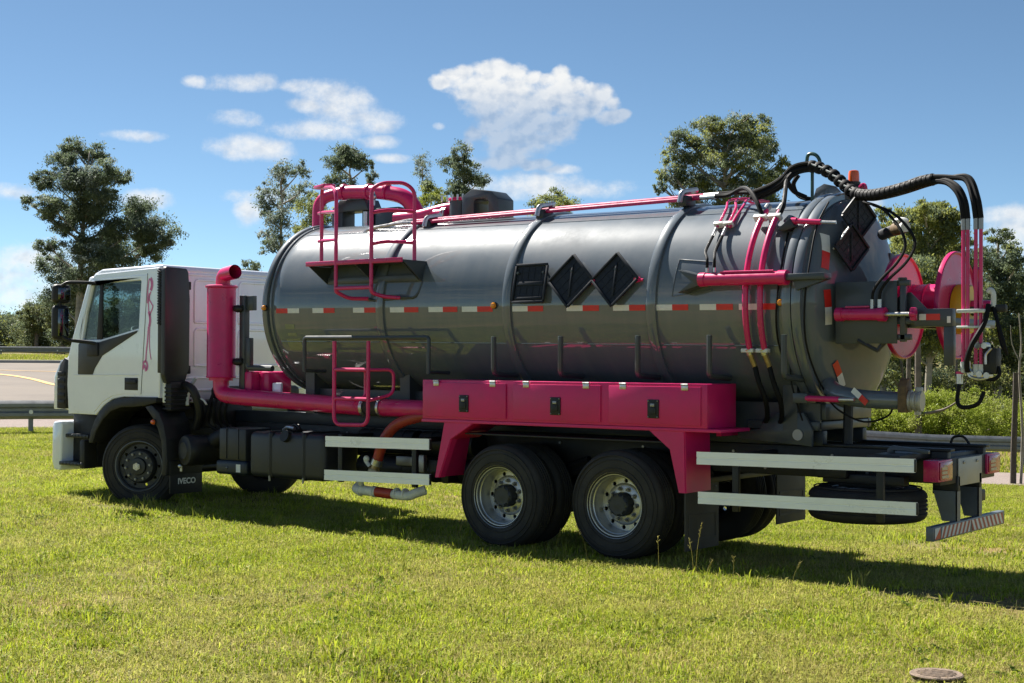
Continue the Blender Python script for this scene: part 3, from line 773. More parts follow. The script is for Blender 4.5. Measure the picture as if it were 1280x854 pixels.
def seed_stalks():
    """thin seeding stems that stand up out of the lawn beside the rear wheels"""
    rnd = random.Random(5)
    spots = [(1.35, -1.62, .36), (2.05, -1.55, .30), (2.45, -1.6, .46), (2.52, -1.75, .34), (2.9, -1.75, .22),
             (2.75, -1.95, .2), (-.35, -1.45, .22), (0.9, -1.5, .28), (3.5, -1.9, .25), (-1.6, -1.3, .22), (-2.6, -1.2, .25), (-3.3, -1.25, .2), (-4.6, -1.4, .22), (-4.9, -1.45, .2)]
    for (x, y, h) in spots:
        root = empty('grass_stalk', (x, y, 0))
        tag(root, None, None)
        mb = MB('grass_dry'); a = rnd.uniform(0, 6.28); l = rnd.uniform(.1, .5) * h
        dx, dy = math.cos(a) * l, math.sin(a) * l * .5
        mb.tube([(0, 0, -.02), (dx * .3, dy * .3, h * .5), (dx, dy, h)], .0021, 5, smooth=3, r2=.0012)
        for k in range(9):
            t = .72 + .03 * k
            p = Vector((dx * t, dy * t, h * t)); q = p + Vector((rnd.uniform(-.02, .02), rnd.uniform(-.015, .015), .018))
            mb.tube([p, q], .0026, 4, r2=.0008)
        bpy.data.objects.remove(root)
        o = mb.build('grass_stalk', None, sharp=None); o.location = (x, y, 0)
        tag(o, 'thin dry seeding grass stalk standing out of the lawn along the truck', 'grass stalk', 'seeding grass stalks along the truck')
seed_stalks()

# round concrete cover in the lawn, lower right corner
def build_cover():
    root = empty('inspection_cover', (5.64, -4.36, 0)); root.scale = (.74, .74, .62); tag(root, 'round rusty brown inspection cover set in the lawn in the lower right corner', 'cover')
    MB('rust_cover').lathe([(0, -.05), (.185, -.05), (.19, .03), (.185, .04), (.16, .04), (.155, .0)], (0, 0, 0), (0, 0, 1), 32).build('ring', root)
    mb = MB('rust_cover'); mb.lathe([(0, .03), (.18, .05), (.20, .055), (.205, .07), (.195, .08), (.17, .076), (0, .078)], (0, 0, 0), (0, 0, 1), 36)
    for k in range(-3, 4):
        w = math.sqrt(max(0.0, .15 ** 2 - (k * .042) ** 2)); mb.box((-w, k * .042 - .008, .075), (w, k * .042 + .008, .083), .003)
    mb.build('lid', root)
build_cover()

# weathered post by the right edge
def build_fence_post():
    x, y = -1.19, 17.6; z = float(ground_z(x, y))
    root = empty('wooden_post', (x, y, z)); tag(root, 'thin dark weathered wooden post standing alone near the right edge of the lawn', 'post')
    MB('post_wood').tube([(0, 0, -.3), (.02, 0, .8), (.05, 0, 1.7), (.06, 0, 2.32)], .066, 9, r2=.052).build('shaft', root)
    mb = MB('bark_pale'); mb.tube([(.1, .12, -.3), (.16, .12, 1.0), (.1, .1, 2.3), (.14, .1, 2.9), (.09, .1, 3.55)], .035, 6, smooth=3, r2=.012)
    mb.tube([(.13, .1, 2.5), (-.05, .1, 2.9), (-.08, .1, 3.3)], .014, 5, smooth=3, r2=.006)
    mb.build('dead_sapling', root)
build_fence_post()
def build_marker():
    x, y = -6.09, 31.47; z = float(ground_z(x, y))
    root = empty('marker_post', (x, y, z)); tag(root, 'small white marker post in front of the woods behind the guardrail', 'post')
    MB('white_decal').box((-.05, -.03, -.2), (.05, .03, .95), .01).build('shaft', root)
    MB('white_decal').prism([(-.05, .95), (.05, .95), (0.02, 1.06), (-.02, 1.06)], 'y', -.028, .028).build('tip', root)
build_marker()
# ------------------------------------------------------------------ the tanker truck (front towards -X, near side towards -Y)
TK = empty('tanker_truck', (0, 0, 0))
tag(TK, 'dark grey vacuum tanker truck with magenta fittings and a white cab parked on the lawn', 'truck')

# ---- tank -----------------------------------------------------------------
TR = 0.97
def tz(x): return 2.398 - 0.0105 * x
TAX = Vector((1, 0, -0.0105)).normalized()
def tp(x, phi, dr=0.0):
    """point on the tank's skin: x along it, phi up from the near side's middle"""
    a = R(phi); return Vector((x, -(TR + dr) * math.cos(a), tz(x) + (TR + dr) * math.sin(a)))
def ring_prof(x0, x1, dr, name, parent, m='tank_paint', lip=0.012):
    mb = MB(m); o = Vector((0, 0, tz(0))); 
    mb.lathe([(TR - .02, x0), (TR + dr - lip * .5, x0), (TR + dr, x0 + lip), (TR + dr, x1 - lip), (TR + dr - lip * .5, x1), (TR - .02, x1)], o, TAX, 120)
    return mb.build(name, parent, sharp=40)

def build_tank():
    o = Vector((0, 0, tz(0)))
    mb = MB('tank_paint')
    prof = []
    for i in range(13):                                                   # front dished end
        a = R(90 * i / 12); prof.append((.001 + .93 * math.sin(a) ** .9 if i else 0.001, -3.90 + .34 * (1 - math.cos(a))))
    prof += [(TR, -3.52)] + [(TR, -3.5 + k * (6.55 / 40)) for k in range(1, 40)] + [(TR, 3.05)]
    mb.lathe(prof, o, TAX, 120)
    tank = mb.build('tank', TK, sharp=60)
    ring_prof(-3.60, -3.53, .035, 'end_ring', tank)
    ring_prof(-3.50, -3.47, .018, 'end_ring', tank)
    for xb in (-1.80, -.085, 1.61):
        ring_prof(xb - .05, xb + .05, .028, 'band', tank)
    # a few long weld seams
    mb = MB('tank_paint')
    for ph in (60, -24):
        mb.tube([tp(-3.4 + .4 * k, ph, .000) for k in range(17)], .006, 6)
    mb.build('weld_seam', tank)
    return tank
TANK = build_tank()

def build_rear_door():
    o = Vector((0, 0, tz(0)))
    mb = MB('door_paint')
    prof = [(TR - .01, 3.10), (TR - .01, 3.14)]
    for i in range(1, 41):
        a = R(90 * i / 40); prof.append((max(.001, (TR - .012) * math.cos(a)), 3.14 + .235 * math.sin(a)))
    mb.lathe(prof, o, TAX, 120)
    door = mb.build('rear_door', TK, sharp=50)
    ring_prof(2.965, 3.045, .055, 'flange', door)
    ring_prof(3.055, 3.14, .055, 'flange', door)
    return door
RDOOR = build_rear_door()

def reflective(x0, x1, swap, parent, ph=-3):
    mb = MB('white_decal', 'red_decal'); xm = (x0 + x1) / 2
    for a, b, m in ((x0, xm, 'red_decal' if swap else 'white_decal'), (xm, x1, 'white_decal' if swap else 'red_decal')):
        mb.use(m)
        for k in range(3):
            p0, p1 = ph - 1.6 + k * 1.07, ph - 1.6 + (k + 1) * 1.07
            mb.poly([tp(a, p0, .0025), tp(b, p0, .0025), tp(b, p1, .0025), tp(a, p1, .0025)])
    return mb.build('reflective_tape', parent, sharp=None)
TAPES = [(-3.40, -3.03, 1), (-2.82, -2.48, 0), (-2.20, -1.87, 0), (-1.66, -1.26, 0), (-1.12, -.73, 0), (-.67, -.27, 0), (-.02, .36, 0), (.64, 1.02, 0), (1.18, 1.54, 0), (1.66, 2.00, 0), (2.12, 2.46, 0), (2.52, 2.90, 0)]
for a, b, s in TAPES: reflective(a, b, s, TANK)
def marker_lamp(p, n, parent, m='amber'):
    p = Vector(p); n = Vector(n).normalized()
    mb = MB(m, 'dark_plastic'); mb.use('dark_plastic').cyl(p - n * .01, p + n * .015, .036, 16); mb.use(m)
    mb.lathe([(.03, .012), (.030, .03), (.022, .042), (0.001, .046)], p, n, 16)
    return mb.build('marker_lamp', parent)
for x in (-3.545, -.245, 2.94): marker_lamp(tp(x, -1, .035 if x < -3 else .0), (0, -1, 0), TANK)

def build_olive_patches():  # small olive patches laid on the skin near the tank's front end
    for (z, x0, x1, h, m) in ((2.18, -3.28, -3.13, .05, 'olive_tone'), (2.10, -3.26, -3.12, .035, 'olive_tone'), (1.94, -3.30, -3.08, .13, 'olive_tone')):
        mb = MB(m)
        a0 = math.degrees(math.asin((z - tz(-3.2)) / TR)); a1 = math.degrees(math.asin((z + h - tz(-3.2)) / TR))
        for k in range(3):
            q0, q1 = a0 + (a1 - a0) * k / 3, a0 + (a1 - a0) * (k + 1) / 3
            mb.poly([tp(x0, q0, .003), tp(x1, q0, .003), tp(x1, q1, .003), tp(x0, q1, .003)])
        mb.build('olive_patch', TANK, sharp=None)
build_olive_patches()

# ---- hazard placard holders on the tank ------------------------------------
def placard(cx, cz_, half, diamond, parent, lean=14, y=-.985, dx=None):
    """black sheet metal holder with hinged inner leaf, cross bars and lettering strip"""
    rot = Matrix.Rotation(R(-lean), 4, 'X') if dx is None else dx
    base = Matrix.Translation((cx, y, cz_)) @ rot @ (Matrix.Rotation(R(45), 4, 'Y') if diamond else Matrix.Identity(4))
    def tr(mb):
        for v in mb.bm.verts: v.co = base @ v.co
        return mb
    mb = MB('plate_black'); mb.box((-half, -.004, -half), (half, .004, half)); plate = tr(mb).build('placard', parent)
    mb = MB('plate_black')
    for s in (-1, 1):
        mb.box((-half, -.022, s * half - .012), (half, -.002, s * half + .012), .003)
        mb.box((s * half - .012, -.022, -half + .012), (s * half + .012, -.002, half - .012), .003)
    tr(mb).build('placard_frame', parent)
    mb = MB('plate_black'); q = half * .86
    for k in (-.62, -.2, .2, .62):
        mb.box((-q, -.007, k * half - .004), (q, -.003, k * half + .004))
        mb.box((k * half - .004, -.008, -q), (k * half + .004, -.003, q))
    if diamond:
        mb.box((-q, -.016, -.010), (q, -.003, .010), .002, Matrix.Rotation(R(45), 3, 'Y'))
        for t in (-.24, -.08, .08, .24): mb.sphere((t * half * 1.4, -.008, -t * half * 1.4), .018, (1, .35, 1), 8)
    else:
        mb.box((-q, -.016, -.02), (q, -.003, .02), .002)
        mb.box((-q, -.016, -q * .98), (q, -.003, -q * .84), .002)
    tr(mb).build('placard_grid', parent)
    return plate
placard(.215, 2.592, .19, False, TANK, 12, -.985)
placard(.71, 2.603, .185, True, TANK, 12, -.99)
placard(1.215, 2.602, .185, True, TANK, 12, -.99)
mb = MB('grey_paint')
for x in (.06, .37, .71, 1.215):
    for z in (2.52, 2.70): mb.cyl((x, -.995, z), (x, -.86, z), .012, 8)
mb.build('placard_mount', TANK)
mb = MB('pink_paint')
for x in (.965, 1.45): mb.cyl((x, -1.0, 2.59), (x, -.90, 2.60), .026, 12); mb.cyl((x - .05, -.945, 2.592), (x + .05, -.945, 2.592), .014, 8)
mb.build('hose_stub', TANK)

# ---- hose hooks along the side ----------------------------------------------
for x in (-.152, .664, 1.54, 2.295, 3.03):
    mb = MB('grey_paint')
    mb.tube(round_path([(x, -1.10, 2.065), (x, -1.10, 1.70), (x + .0, -.72, 1.68)], .05), .027, 8)
    mb.use('bolt_steel').cyl((x, -1.10, 2.060), (x, -1.10, 2.069), .024, 10)
    mb.build('hook', TK)

# ---- access platform and handrails -------------------------------------------
def build_platform():
    mb = MB('pink_paint', 'grey_paint')
    mb.box((-2.64, -1.262, 2.845), (-1.24, -1.238, 2.895), .006)
    front = mb.build('platform', TK)
    mb = MB('grey_paint'); mb.box((-2.63, -1.238, 2.855), (-1.25, -.70, 2.875)); mb.build('deck', front)
    for x in (-2.62, -1.93, -1.27):
        mb = MB('grey_paint'); mb.prism([(-1.236, 2.853), (-.86, 2.853), (-.935, 2.66)], 'x', x - .006, x + .006); mb.build('gusset', front)
    mb = MB('grey_paint'); mb.box((-2.60, -.957, 2.665), (-1.24, -.935, 2.735), .004); mb.build('toe_strip', front)
    mb = MB('grey_paint'); mb.prism([(-1.225, 2.853), (-.84, 2.853), (-.945, 2.66)], 'x', -1.249, -1.237); mb.build('gusset', front)
    # two stile pairs with loops between a front and a back stile
    r = .021
    mb = MB('pink_paint')
    mb.tube(round_path([(-2.19, -1.25, 2.60), (-2.19, -1.25, 3.62), (-2.32, -1.17, 3.70), (-2.735, -.92, 3.745), (-2.735, -.92, 2.87)], .09), r, 10)
    mb.build('handrail', front)
    for z, q in ((3.12, .035), (3.42, .05)):
        mb = MB('pink_paint'); mb.tube([(-2.19, -1.25, z), (-2.735, -.92, z + q), (-2.83, -.87, z + q)], r * .9, 8); mb.tube([(-2.83, -.87, z + q), (-2.60, -.82, z + q + .01), (-2.45, -1.0, z + q)], r * .8, 8); mb.build('rung', front)
    mb = MB('pink_paint', 'white_decal'); mb.prism([(-2.86, -.93), (-2.62, -1.02), (-2.54, -.90), (-2.78, -.80)], 'z', 3.735, 3.775, .01); mb.build('step_plate', front)
    mb = MB('pink_paint')
    mb.tube(round_path([(-1.675, -1.25, 2.60), (-1.675, -1.25, 3.64), (-1.60, -1.16, 3.70), (-1.44, -.99, 3.705), (-1.363, -.92, 3.62), (-1.363, -.92, 2.87)], .09), r, 10)
    mb.build('handrail', front)
    for z in (3.05, 3.38):
        mb = MB('pink_paint'); mb.tube([(-1.675, -1.25, z), (-1.56, -1.12, z + .03), (-1.363, -.92, z + .02)], r * .9, 8, smooth=3); mb.build('rung', front)
    mb = MB('pink_paint')
    mb.tube(round_path([(-2.19, -1.25, 2.62), (-2.19, -1.25, 2.56), (-2.12, -1.12, 2.49), (-1.95, -.99, 2.49)], .06), r, 10)
    mb.build('stile_end', front)
    mb = MB('pink_paint'); mb.tube(round_path([(-1.675, -1.25, 2.62), (-1.675, -1.25, 2.54), (-1.62, -1.12, 2.50), (-1.5, -.99, 2.49)], .06), r, 10); mb.build('stile_end', front)
    mb = MB('pink_paint'); mb.tube([(-2.19, -1.25, 2.595), (-1.675, -1.25, 2.595)], r, 10); mb.build('rung', front)
    mb = MB('grey_paint'); mb.tube([(-1.95, -1.0, 2.49), (-1.9, -.97, 2.47), (-1.75, -.97, 2.475), (-1.5, -.985, 2.49), (-1.3, -.97, 2.5), (-1.23, -.93, 2.66)], .014, 8, smooth=4); mb.build('support_bar', front)
build_platform()

# ---- lower ladder and grey hand frame ----------------------------------------
def build_lower_ladder():
    mb = MB('grey_paint')
    mb.tube(round_path([(-2.83, -1.08, 1.70), (-2.83, -1.08, 2.072), (-1.02, -1.08, 2.066), (-1.02, -1.08, 1.69)], .03), .022, 8)
    for x in (-2.83, -1.02): mb.tube([(x, -1.08, 1.71), (x, -.75, 1.70)], .02, 8)
    fr = mb.build('hand_frame', TK)
    r = .021; mb = MB('pink_paint')
    mb.tube(round_path([(-2.203, -1.25, 2.03), (-2.203, -1.25, 1.135), (-1.71, -1.25, 1.145), (-1.71, -1.25, 2.03)], .10), r, 10)
    lad = mb.build('ladder', TK)
    for z in (1.725, 1.415):
        mb = MB('pink_paint'); mb.tube([(-2.203, -1.25, z), (-1.71, -1.25, z)], r, 10); mb.build('rung', lad)
    mb = MB('pink_paint')
    mb.tube(round_path([(-2.21, -1.25, 1.725), (-2.0, -.98, 1.735), (-2.0, -.98, 1.42), (-2.21, -1.25, 1.415)], .06), r * .85, 8)
    mb.tube(round_path([(-1.71, -1.25, 1.725), (-1.53, -1.05, 1.73), (-1.53, -1.05, 1.47), (-1.71, -1.25, 1.40)], .08), r * .85, 8)
    mb.build('side_loop', lad)
build_lower_ladder()

# ---- top pipes, arch pipe, hatches --------------------------------------------
def build_top():
    for k, (dy, dz) in enumerate(((0, 0), (.075, .03))):
        mb = MB('pink_paint'); m = 'pink_paint'
        mb.tube([(-1.85, -.40 + dy, 3.345 + dz), (0, -.36 + dy, 3.375 + dz), (1.75, -.30 + dy, 3.405 + dz)], .021, 10, smooth=6)
        p = mb.build('hydraulic_pipe', TK)
        mb = MB('steel'); mb.tube([(1.74, -.30 + dy, 3.405 + dz), (1.90, -.295 + dy, 3.407 + dz)], .024, 10); mb.build('ferrule', p)
        mb = MB('steel'); mb.tube([(-1.86, -.40 + dy, 3.345 + dz), (-2.0, -.42 + dy, 3.35 + dz), (-2.42, -.44 + dy, 3.31), (-2.52, -.46 + dy, 3.25 - dz), (-2.40, -.5, 3.2)], .02, 8, smooth=5); mb.build('fitting', p)
    for x in (-1.62, -.09, 1.61):
        mb = MB('dark_plastic', 'steel'); zz = 3.375 + .02 * x
        mb.box((x - .05, -.43, zz - .09), (x + .05, -.24, zz + .02), .02)
        mb.use('steel').tube(round_path([(x - .02, -.44, zz - .05), (x - .01, -.42, zz + .05), (x + .06, -.25, zz + .085)], .04), .028, 8)
        mb.build('pipe_clamp', TK)
    # arch pipe
    mb = MB('pink_paint')
    mb.tube(round_path([(-3.62, -.1, 3.25), (-3.66, -.05, 3.76), (-3.35, .05, 3.83), (-2.75, .12, 3.80), (-2.42, .2, 3.72), (-2.30, .25, 3.42)], .28, 8), .064, 20, r2=.098)
    arch = mb.build('arch_pipe', TK)
    for a, b in (((-3.34, .05, 3.83), (-3.31, .055, 3.829)), ((-2.98, .1, 3.812), (-2.95, .1, 3.81)), ((-2.72, .12, 3.80), (-2.69, .125, 3.795))):
        mb = MB('pink_paint'); mb.cyl(a, b, .098, 22); mb.build('flange', arch)
    mb = MB('pink_paint'); mb.tube([(-2.45, .0, 3.46), (-2.1, .0, 3.47), (-1.78, .02, 3.52), (-1.6, .05, 3.54)], .07, 14, smooth=4); mb.build('branch_pipe', arch)
    # grey frame under the arch
    mb = MB('grey_paint')
    mb.box((-3.60, .12, 3.25), (-3.42, .34, 3.62), .01)
    mb.prism([(-3.62, 3.60), (-3.45, 3.74), (-3.05, 3.74), (-2.98, 3.60)], 'y', .10, .36, .01)
    mb.box((-3.12, .14, 3.28), (-2.96, .36, 3.60), .01)
    mb.prism([(-2.92, 3.30), (-2.92, 3.62), (-2.55, 3.62), (-2.36, 3.46), (-2.36, 3.30)], 'y', .15, .55, .015)
    mb.build('vent_frame', TK)
    mb = MB('steel', 'grey_paint'); mb.cyl((-2.88, -.05, 3.33), (-2.88, -.05, 3.56), .03, 12); mb.build('stand_pipe', TK); mb = MB('steel').sphere((-2.72, -.1, 3.72), .045); mb.cyl((-2.72, -.1, 3.62), (-2.72, -.1, 3.78), .025, 10); mb.build('valve', TK)
    mb = MB('dark_plastic'); mb.cyl((-1.80, .15, 3.34), (-1.80, .15, 3.62), .07, 18); mb.build('breather', TK)
    # manhole with its guard
    mb = MB('grey_paint'); mb.cyl((-1.50, .0, 3.33), (-1.50, .0, 3.60), .115, 36)
    mh = mb.build('manhole', TK)
    mb = MB('pink_paint'); mb.lathe([(0, .0), (.125, 0), (.13, .015), (.122, .035), (0, .05)], (-1.50, 0, 3.60), (0, 0, 1), 36); mb.build('lid', mh)
    mb = MB('pink_paint', 'steel'); mb.cyl((-1.84, -.02, 3.47), (-1.66, -.02, 3.47), .06, 16); mb.use('steel')
    for x in (-1.72, -1.68): mb.cyl((x, -.02, 3.47), (x + .015, -.02, 3.47), .075, 18)
    mb.build('inlet', mh)
    mb = MB('steel')
    for k in range(5): mb.cyl((-1.66 + .075 * k, -.12, 3.60), (-1.66 + .075 * k, -.12, 3.665), .012, 6)
    mb.build('wing_nut', mh)
    mb = MB('grey_paint')
    mb.prism([(-1.36, 3.32), (-1.36, 3.63), (-1.22, 3.71), (-.95, 3.67), (-.85, 3.58), (-.85, 3.32), (-.99, 3.32), (-.99, 3.56), (-1.04, 3.59), (-1.17, 3.59), (-1.19, 3.56), (-1.19, 3.32)], 'y', -.14, .14, .012)
    mb.build('roll_guard', TK)
build_top()

# ---- pink storage box with three doors -----------------------------------------
def build_box():
    x0, x1, z0, z1, y0, y1 = -.955, 2.36, 1.215, 1.632, -1.25, -.72
    mb = MB('pink_box_paint'); mb.box((x0, y0 + .002, z0 + .02), (x1, y1, z1), .006)
    mb.box((x0 - .01, y0 - .004, z0 - .012), (x1 + .14, y1, z0 + .018), .004)
    bx = mb.build('storage_box', TK)
    for a, b in ((-.92, .125), (.215, 1.235), (1.325, 2.30)):
        mb = MB('pink_box_paint'); mb.box((a, y0 - .012, z0 + .045), (b, y0 - .002, z1 - .028), .004)
        mb.build('door', bx)
        cx = (a + b) / 2; cz_ = 1.40
        mb = MB('black_plastic', 'bolt_steel'); mb.box((cx - .06, y0 - .024, cz_ - .085), (cx + .06, y0 - .010, cz_ + .085), .006)
        mb.box((cx - .035, y0 - .034, cz_ - .05), (cx + .035, y0 - .02, cz_ + .015), .006)
        mb.use('bolt_steel')
        mb.box((cx - .022, y0 - .037, cz_ + .02), (cx + .022, y0 - .022, cz_ + .05), .004)
        for sx in (-.048, .048):
            for sz in (-.072, .072): mb.sphere((cx + sx, y0 - .025, cz_ + sz), .008, seg=8)
        mb.build('latch', bx)
        for hx in (a + .16, b - .16):
            mb = MB('steel'); mb.box((hx - .035, y0 - .02, z1 - .06), (hx + .035, y0 - .008, z1 - .01), .003); mb.cyl((hx - .035, y0 - .018, z1 - .008), (hx + .035, y0 - .018, z1 - .008), .010, 10)
            mb.build('hinge', bx)
    # folded sheet legs
    for s, (xt0, xt1, xb0, xb1, zb) in ((-1, (-.62, -.18, -.775, -.70, .645)), (1, (1.78, 2.16, 2.10, 2.15, .655))):
        mb = MB('pink_box_paint')
        if s < 0:
            mb.prism([(-.665, 1.205), (-.30, 1.205), (-.585, 1.04), (-.74, .645), (-.785, .645)], 'y', -1.246, -1.236)
            mb.prism([(-.785, .645), (-.665, 1.205), (-.655, 1.205), (-.775, .645)], 'y', -1.236, -.80)
            mb.prism([(-.585, 1.04), (-.30, 1.205), (-.29, 1.205), (-.575, 1.04)], 'y', -1.236, -.80)
            mb.prism([(-.74, .645), (-.585, 1.04), (-.575, 1.04), (-.73, .645)], 'y', -1.236, -1.15)
        else:
            mb.prism([(1.76, 1.205), (2.12, 1.205), (2.135, .655), (2.075, .655), (1.98, 1.04)], 'y', -1.246, -1.236)
            mb.prism([(2.12, 1.205), (2.135, .655), (2.145, .655), (2.13, 1.205)], 'y', -1.236, -.80)
            mb.prism([(1.76, 1.205), (1.98, 1.04), (2.075, .655), (2.065, .655), (1.97, 1.04), (1.75, 1.205)], 'y', -1.236, -1.15)
        mb.build('box_leg', TK)
    for xa in (-.6, 2.2):
        mb = MB('pink_box_paint'); mb.box((xa, -.8, 1.15), (xa + .05, -.3, 1.205)); mb.build('box_arm', TK)
build_box()

# ---- chassis ------------------------------------------------------------------
def build_chassis():
    for y in (-.43, .43):
        s = 1 if y > 0 else -1
        mb = MB('chassis_black'); mb.box((-6.9, y - .04, .80), (4.24, y + .04, 1.075), .008)
        rail = mb.build('chassis_rail', TK)
        mb = MB('bolt_steel')
        for k in range(26): 
            x = -4.4 + k * .33
            if s < 0: mb.cyl((x, y - .052, .86 + (k % 3) * .07), (x, y - .036, .86 + (k % 3) * .07), .014, 6)
        if s < 0: mb.build('bolt', rail)
        else: mb.bm.free()
        mb = MB('chassis_blue'); mb.box((-4.62, y - .045, 1.079), (3.1, y + .045, 1.215), .006); mb.build('subframe_rail', TK)
        mb = MB('chassis_black'); mb.box((3.1, y - .05, 1.077), (4.27, y + .05, 1.10), .004); mb.build('top_plate', TK)
    for x in (-4.9, -3.4, -1.9, -.8, .7, 2.2, 3.3, 4.1):
        mb = MB('chassis_black'); mb.box((x, -.39, .84), (x + .09, .39, 1.05), .006); mb.build('crossmember', TK)
    mb = MB('chassis_black'); mb.box((-6.7, -.36, .62), (-5.2, .36, 1.25), .05); mb.build('engine', TK)
    mb = MB('chassis_black'); mb.box((-5.2, -.25, .66), (-4.3, .25, 1.05), .06); mb.tube([(-4.3, 0, .82), (-.2, 0, .66)], .06, 14); mb.build('drive_shaft', TK)
    # tank saddles on the subframe
    for x in (-3.2, -1.75, -.1, 1.5, 2.85):
        pts = [(-.62, 1.216)] + [(TR * math.sin(R(a)), tz(x) - TR * math.cos(R(a)) - .002) for a in range(-40, 41, 8)] + [(.62, 1.216)]
        mb = MB('grey_paint'); mb.prism(pts, 'x', x - .07, x + .07); mb.build('saddle', TK)
    for y in (-.52, .52):  # plates added along both sides to keep the tank's underside dark
        mb = MB('grey_paint'); mb.prism([(-3.3, 1.218), (-3.3, 1.50), (3.1, 1.46), (3.1, 1.218)], 'y', y - .01, y + .01); mb.build('dark_filler_plate', TK)
    mb = MB('grey_paint'); mb.box((2.62, -.50, 1.31), (3.14, .50, 1.46), .01); mb.build('sump_box', TK)
    # bracket plates below the rear of the tank
    mb = MB('grey_paint', 'bolt_steel'); mb.prism([(2.32, 1.13), (2.32, 1.20), (2.55, 1.22), (2.62, 1.36), (2.98, 1.38), (3.06, 1.24), (3.06, 1.08)], 'y', -.62, -.58, .004)
    mb.use('bolt_steel').cyl((2.93, -.635, 1.18), (2.93, -.62, 1.18), .05, 18); mb.build('rear_bracket', TK)
    mb = MB('grey_paint'); mb.box((2.4, -.58, 1.22), (3.1, .58, 1.30), .01); mb.build('rear_crossbeam', TK)
    mb = MB('chassis_black'); mb.tube([(3.28, -.35, 1.10), (3.28, -.33, 1.45)], .045, 10); mb.build('prop', TK)
    # tow loop on the tail
    mb = MB('chassis_black'); mb.tube(round_path([(3.93, .43, 1.10), (3.95, .43, 1.16), (4.05, .43, 1.17), (4.10, .43, 1.10)], .04), .012, 8); mb.build('lashing_eye', TK)
    # rear axles
    for x in (0, 1.36):
        mb = MB('chassis_black'); mb.cyl((x, -.95, .49), (x, .95, .49), .085, 16); mb.sphere((x, 0, .5), .26, (1, .9, 1)); mb.build('axle', TK)
        for y in (-.5, .5):
            mb = MB('chassis_black')
            mb.tube([(x - .62, y, .78), (x, y, .63), (x + .62, y, .78)], .045, 8, smooth=4); mb.tube([(x - .6, y, .84), (x, y, .69), (x + .6, y, .84)], .045, 8, smooth=4)
            mb.build('leaf_spring', TK)
        mb = MB('chassis_black'); mb.cyl((x + .2, -.72, .62), (x + .42, -.72, .66), .09, 14); mb.cyl((x + .2, .72, .62), (x + .42, .72, .66), .09, 14); mb.build('brake_chamber', TK)
    mb = MB('chassis_black'); mb.cyl((-5.708, -.8, .45), (-5.708, .8, .45), .07, 14); mb.build('axle', TK)
    # black mudguards over the tandem
    mb = MB('black_plastic'); mb.box((-.45, -1.18, 1.09), (1.95, -.55, 1.105), .003); mb.build('wheel_cover', TK)
    mb = MB('black_plastic'); mb.box((-.45, .55, 1.09), (1.95, 1.18, 1.105), .003); mb.build('wheel_cover', TK)
build_chassis()

# ---- wheels ---------------------------------------------------------------------
TYRE = [(.292, .012), (.33, .002), (.40, -.004), (.455, .006), (.488, .024), (.503, .045), (.509, .060)]
def tyre_mb(width, mb=None):
    mb = mb or MB('rubber')
    half = [(r, y) for r, y in TYRE]
    mid = []
    n = 4; w = width - .12; x = .060
    for k in range(n):
        g = .06 + w * (k + .8) / (n + .6)
        mid += [(.511, g - .012), (.499, g - .007), (.499, g + .007), (.511, g + .012)]
    prof = half + mid + [(r, width - y) for r, y in half[::-1]] + [(.275, width - .03), (.275, .03)]
    mb.lathe(prof, (0, 0, 0), (0, 1, 0), 72, closed_prof=True)
    # raised sidewall rings
    for rr in (.345, .42, .462):
        mb.lathe([(rr - .006, .002), (rr - .003, -.008), (rr + .003, -.008), (rr + .006, .002)], (0, 0, 0), (0, 1, 0), 72)
    return mb
def lugs_mb(n, rr, y, rad, m='bolt_steel', h=.035):
    mb = MB(m)
    return mb
def rear_wheel(x, y, sgn, spare=False):
    """dual wheel whose outer face looks towards sgn*(-y)"""
    mb = MB('rim_silver')
    mb.lathe([(.309, .0), (.309, .006), (.298, .014), (.283, .016), (.276, .03), (.272, .05), (.264, .056), (.258, .075), (.252, .13), (.246, .185)], (0, 0, 0), (0, 1, 0), 64)
    disc = flat_curve([(.250 * math.cos(a), .250 * math.sin(a)) for a in np.linspace(0, 2 * math.pi, 65)[:-1]],
                      [[(.218 * math.cos(t) + .022 * math.cos(b), .218 * math.sin(t) + .022 * math.sin(b)) for b in np.linspace(0, 2 * math.pi, 13)[:-1]] for t in np.linspace(0, 2 * math.pi, 11)[:-1]],
                      .012, .002)
    mb.add_mesh(disc, Matrix.Translation((0, .19, 0)) @ XZ)
    mb.lathe([(.20, .185), (.192, .172), (.176, .160), (.118, .158), (.118, .19)], (0, 0, 0), (0, 1, 0), 48)
    w = mb.build('wheel', TK)
    MBt = tyre_mb(.285); t = MBt.build('tyre', w)
    mb = MB('rim_dark'); mb.lathe([(.110, .17), (.110, .08), (.102, .06), (.085, .048), (.06, .05), (0.001, .046)], (0, 0, 0), (0, 1, 0), 36)
    for k in range(10):
        a = 2 * math.pi * k / 10; mb.cyl((.095 * math.cos(a), .058, .095 * math.sin(a)), (.095 * math.cos(a), .042, .095 * math.sin(a)), .011, 6)
    mb.build('hub', w)
    for k in range(10):
        a = 2 * math.pi * (k + .5) / 10; mb = MB('bolt_steel'); c = (.148 * math.cos(a), .16, .148 * math.sin(a))
        mb.cyl(c, (c[0], .120, c[2]), .017, 6); mb.cyl((c[0], .12, c[2]), (c[0], .108, c[2]), .009, 6); mb.cyl(c, (c[0], .152, c[2]), .024, 10); mb.build('lug_nut', w)
    it = tyre_mb(.285); 
    for v in it.bm.verts: v.co.y += .33
    it.use('rim_dark').lathe([(.28, .34), (.25, .40), (.24, .58), (.28, .60)], (0, 0, 0), (0, 1, 0), 40)
    it.build('inner_tyre', w)
    w.location = (x, y, .495); w.rotation_euler = (0, 0.3 * x, 0 if sgn > 0 else math.pi)
    return w
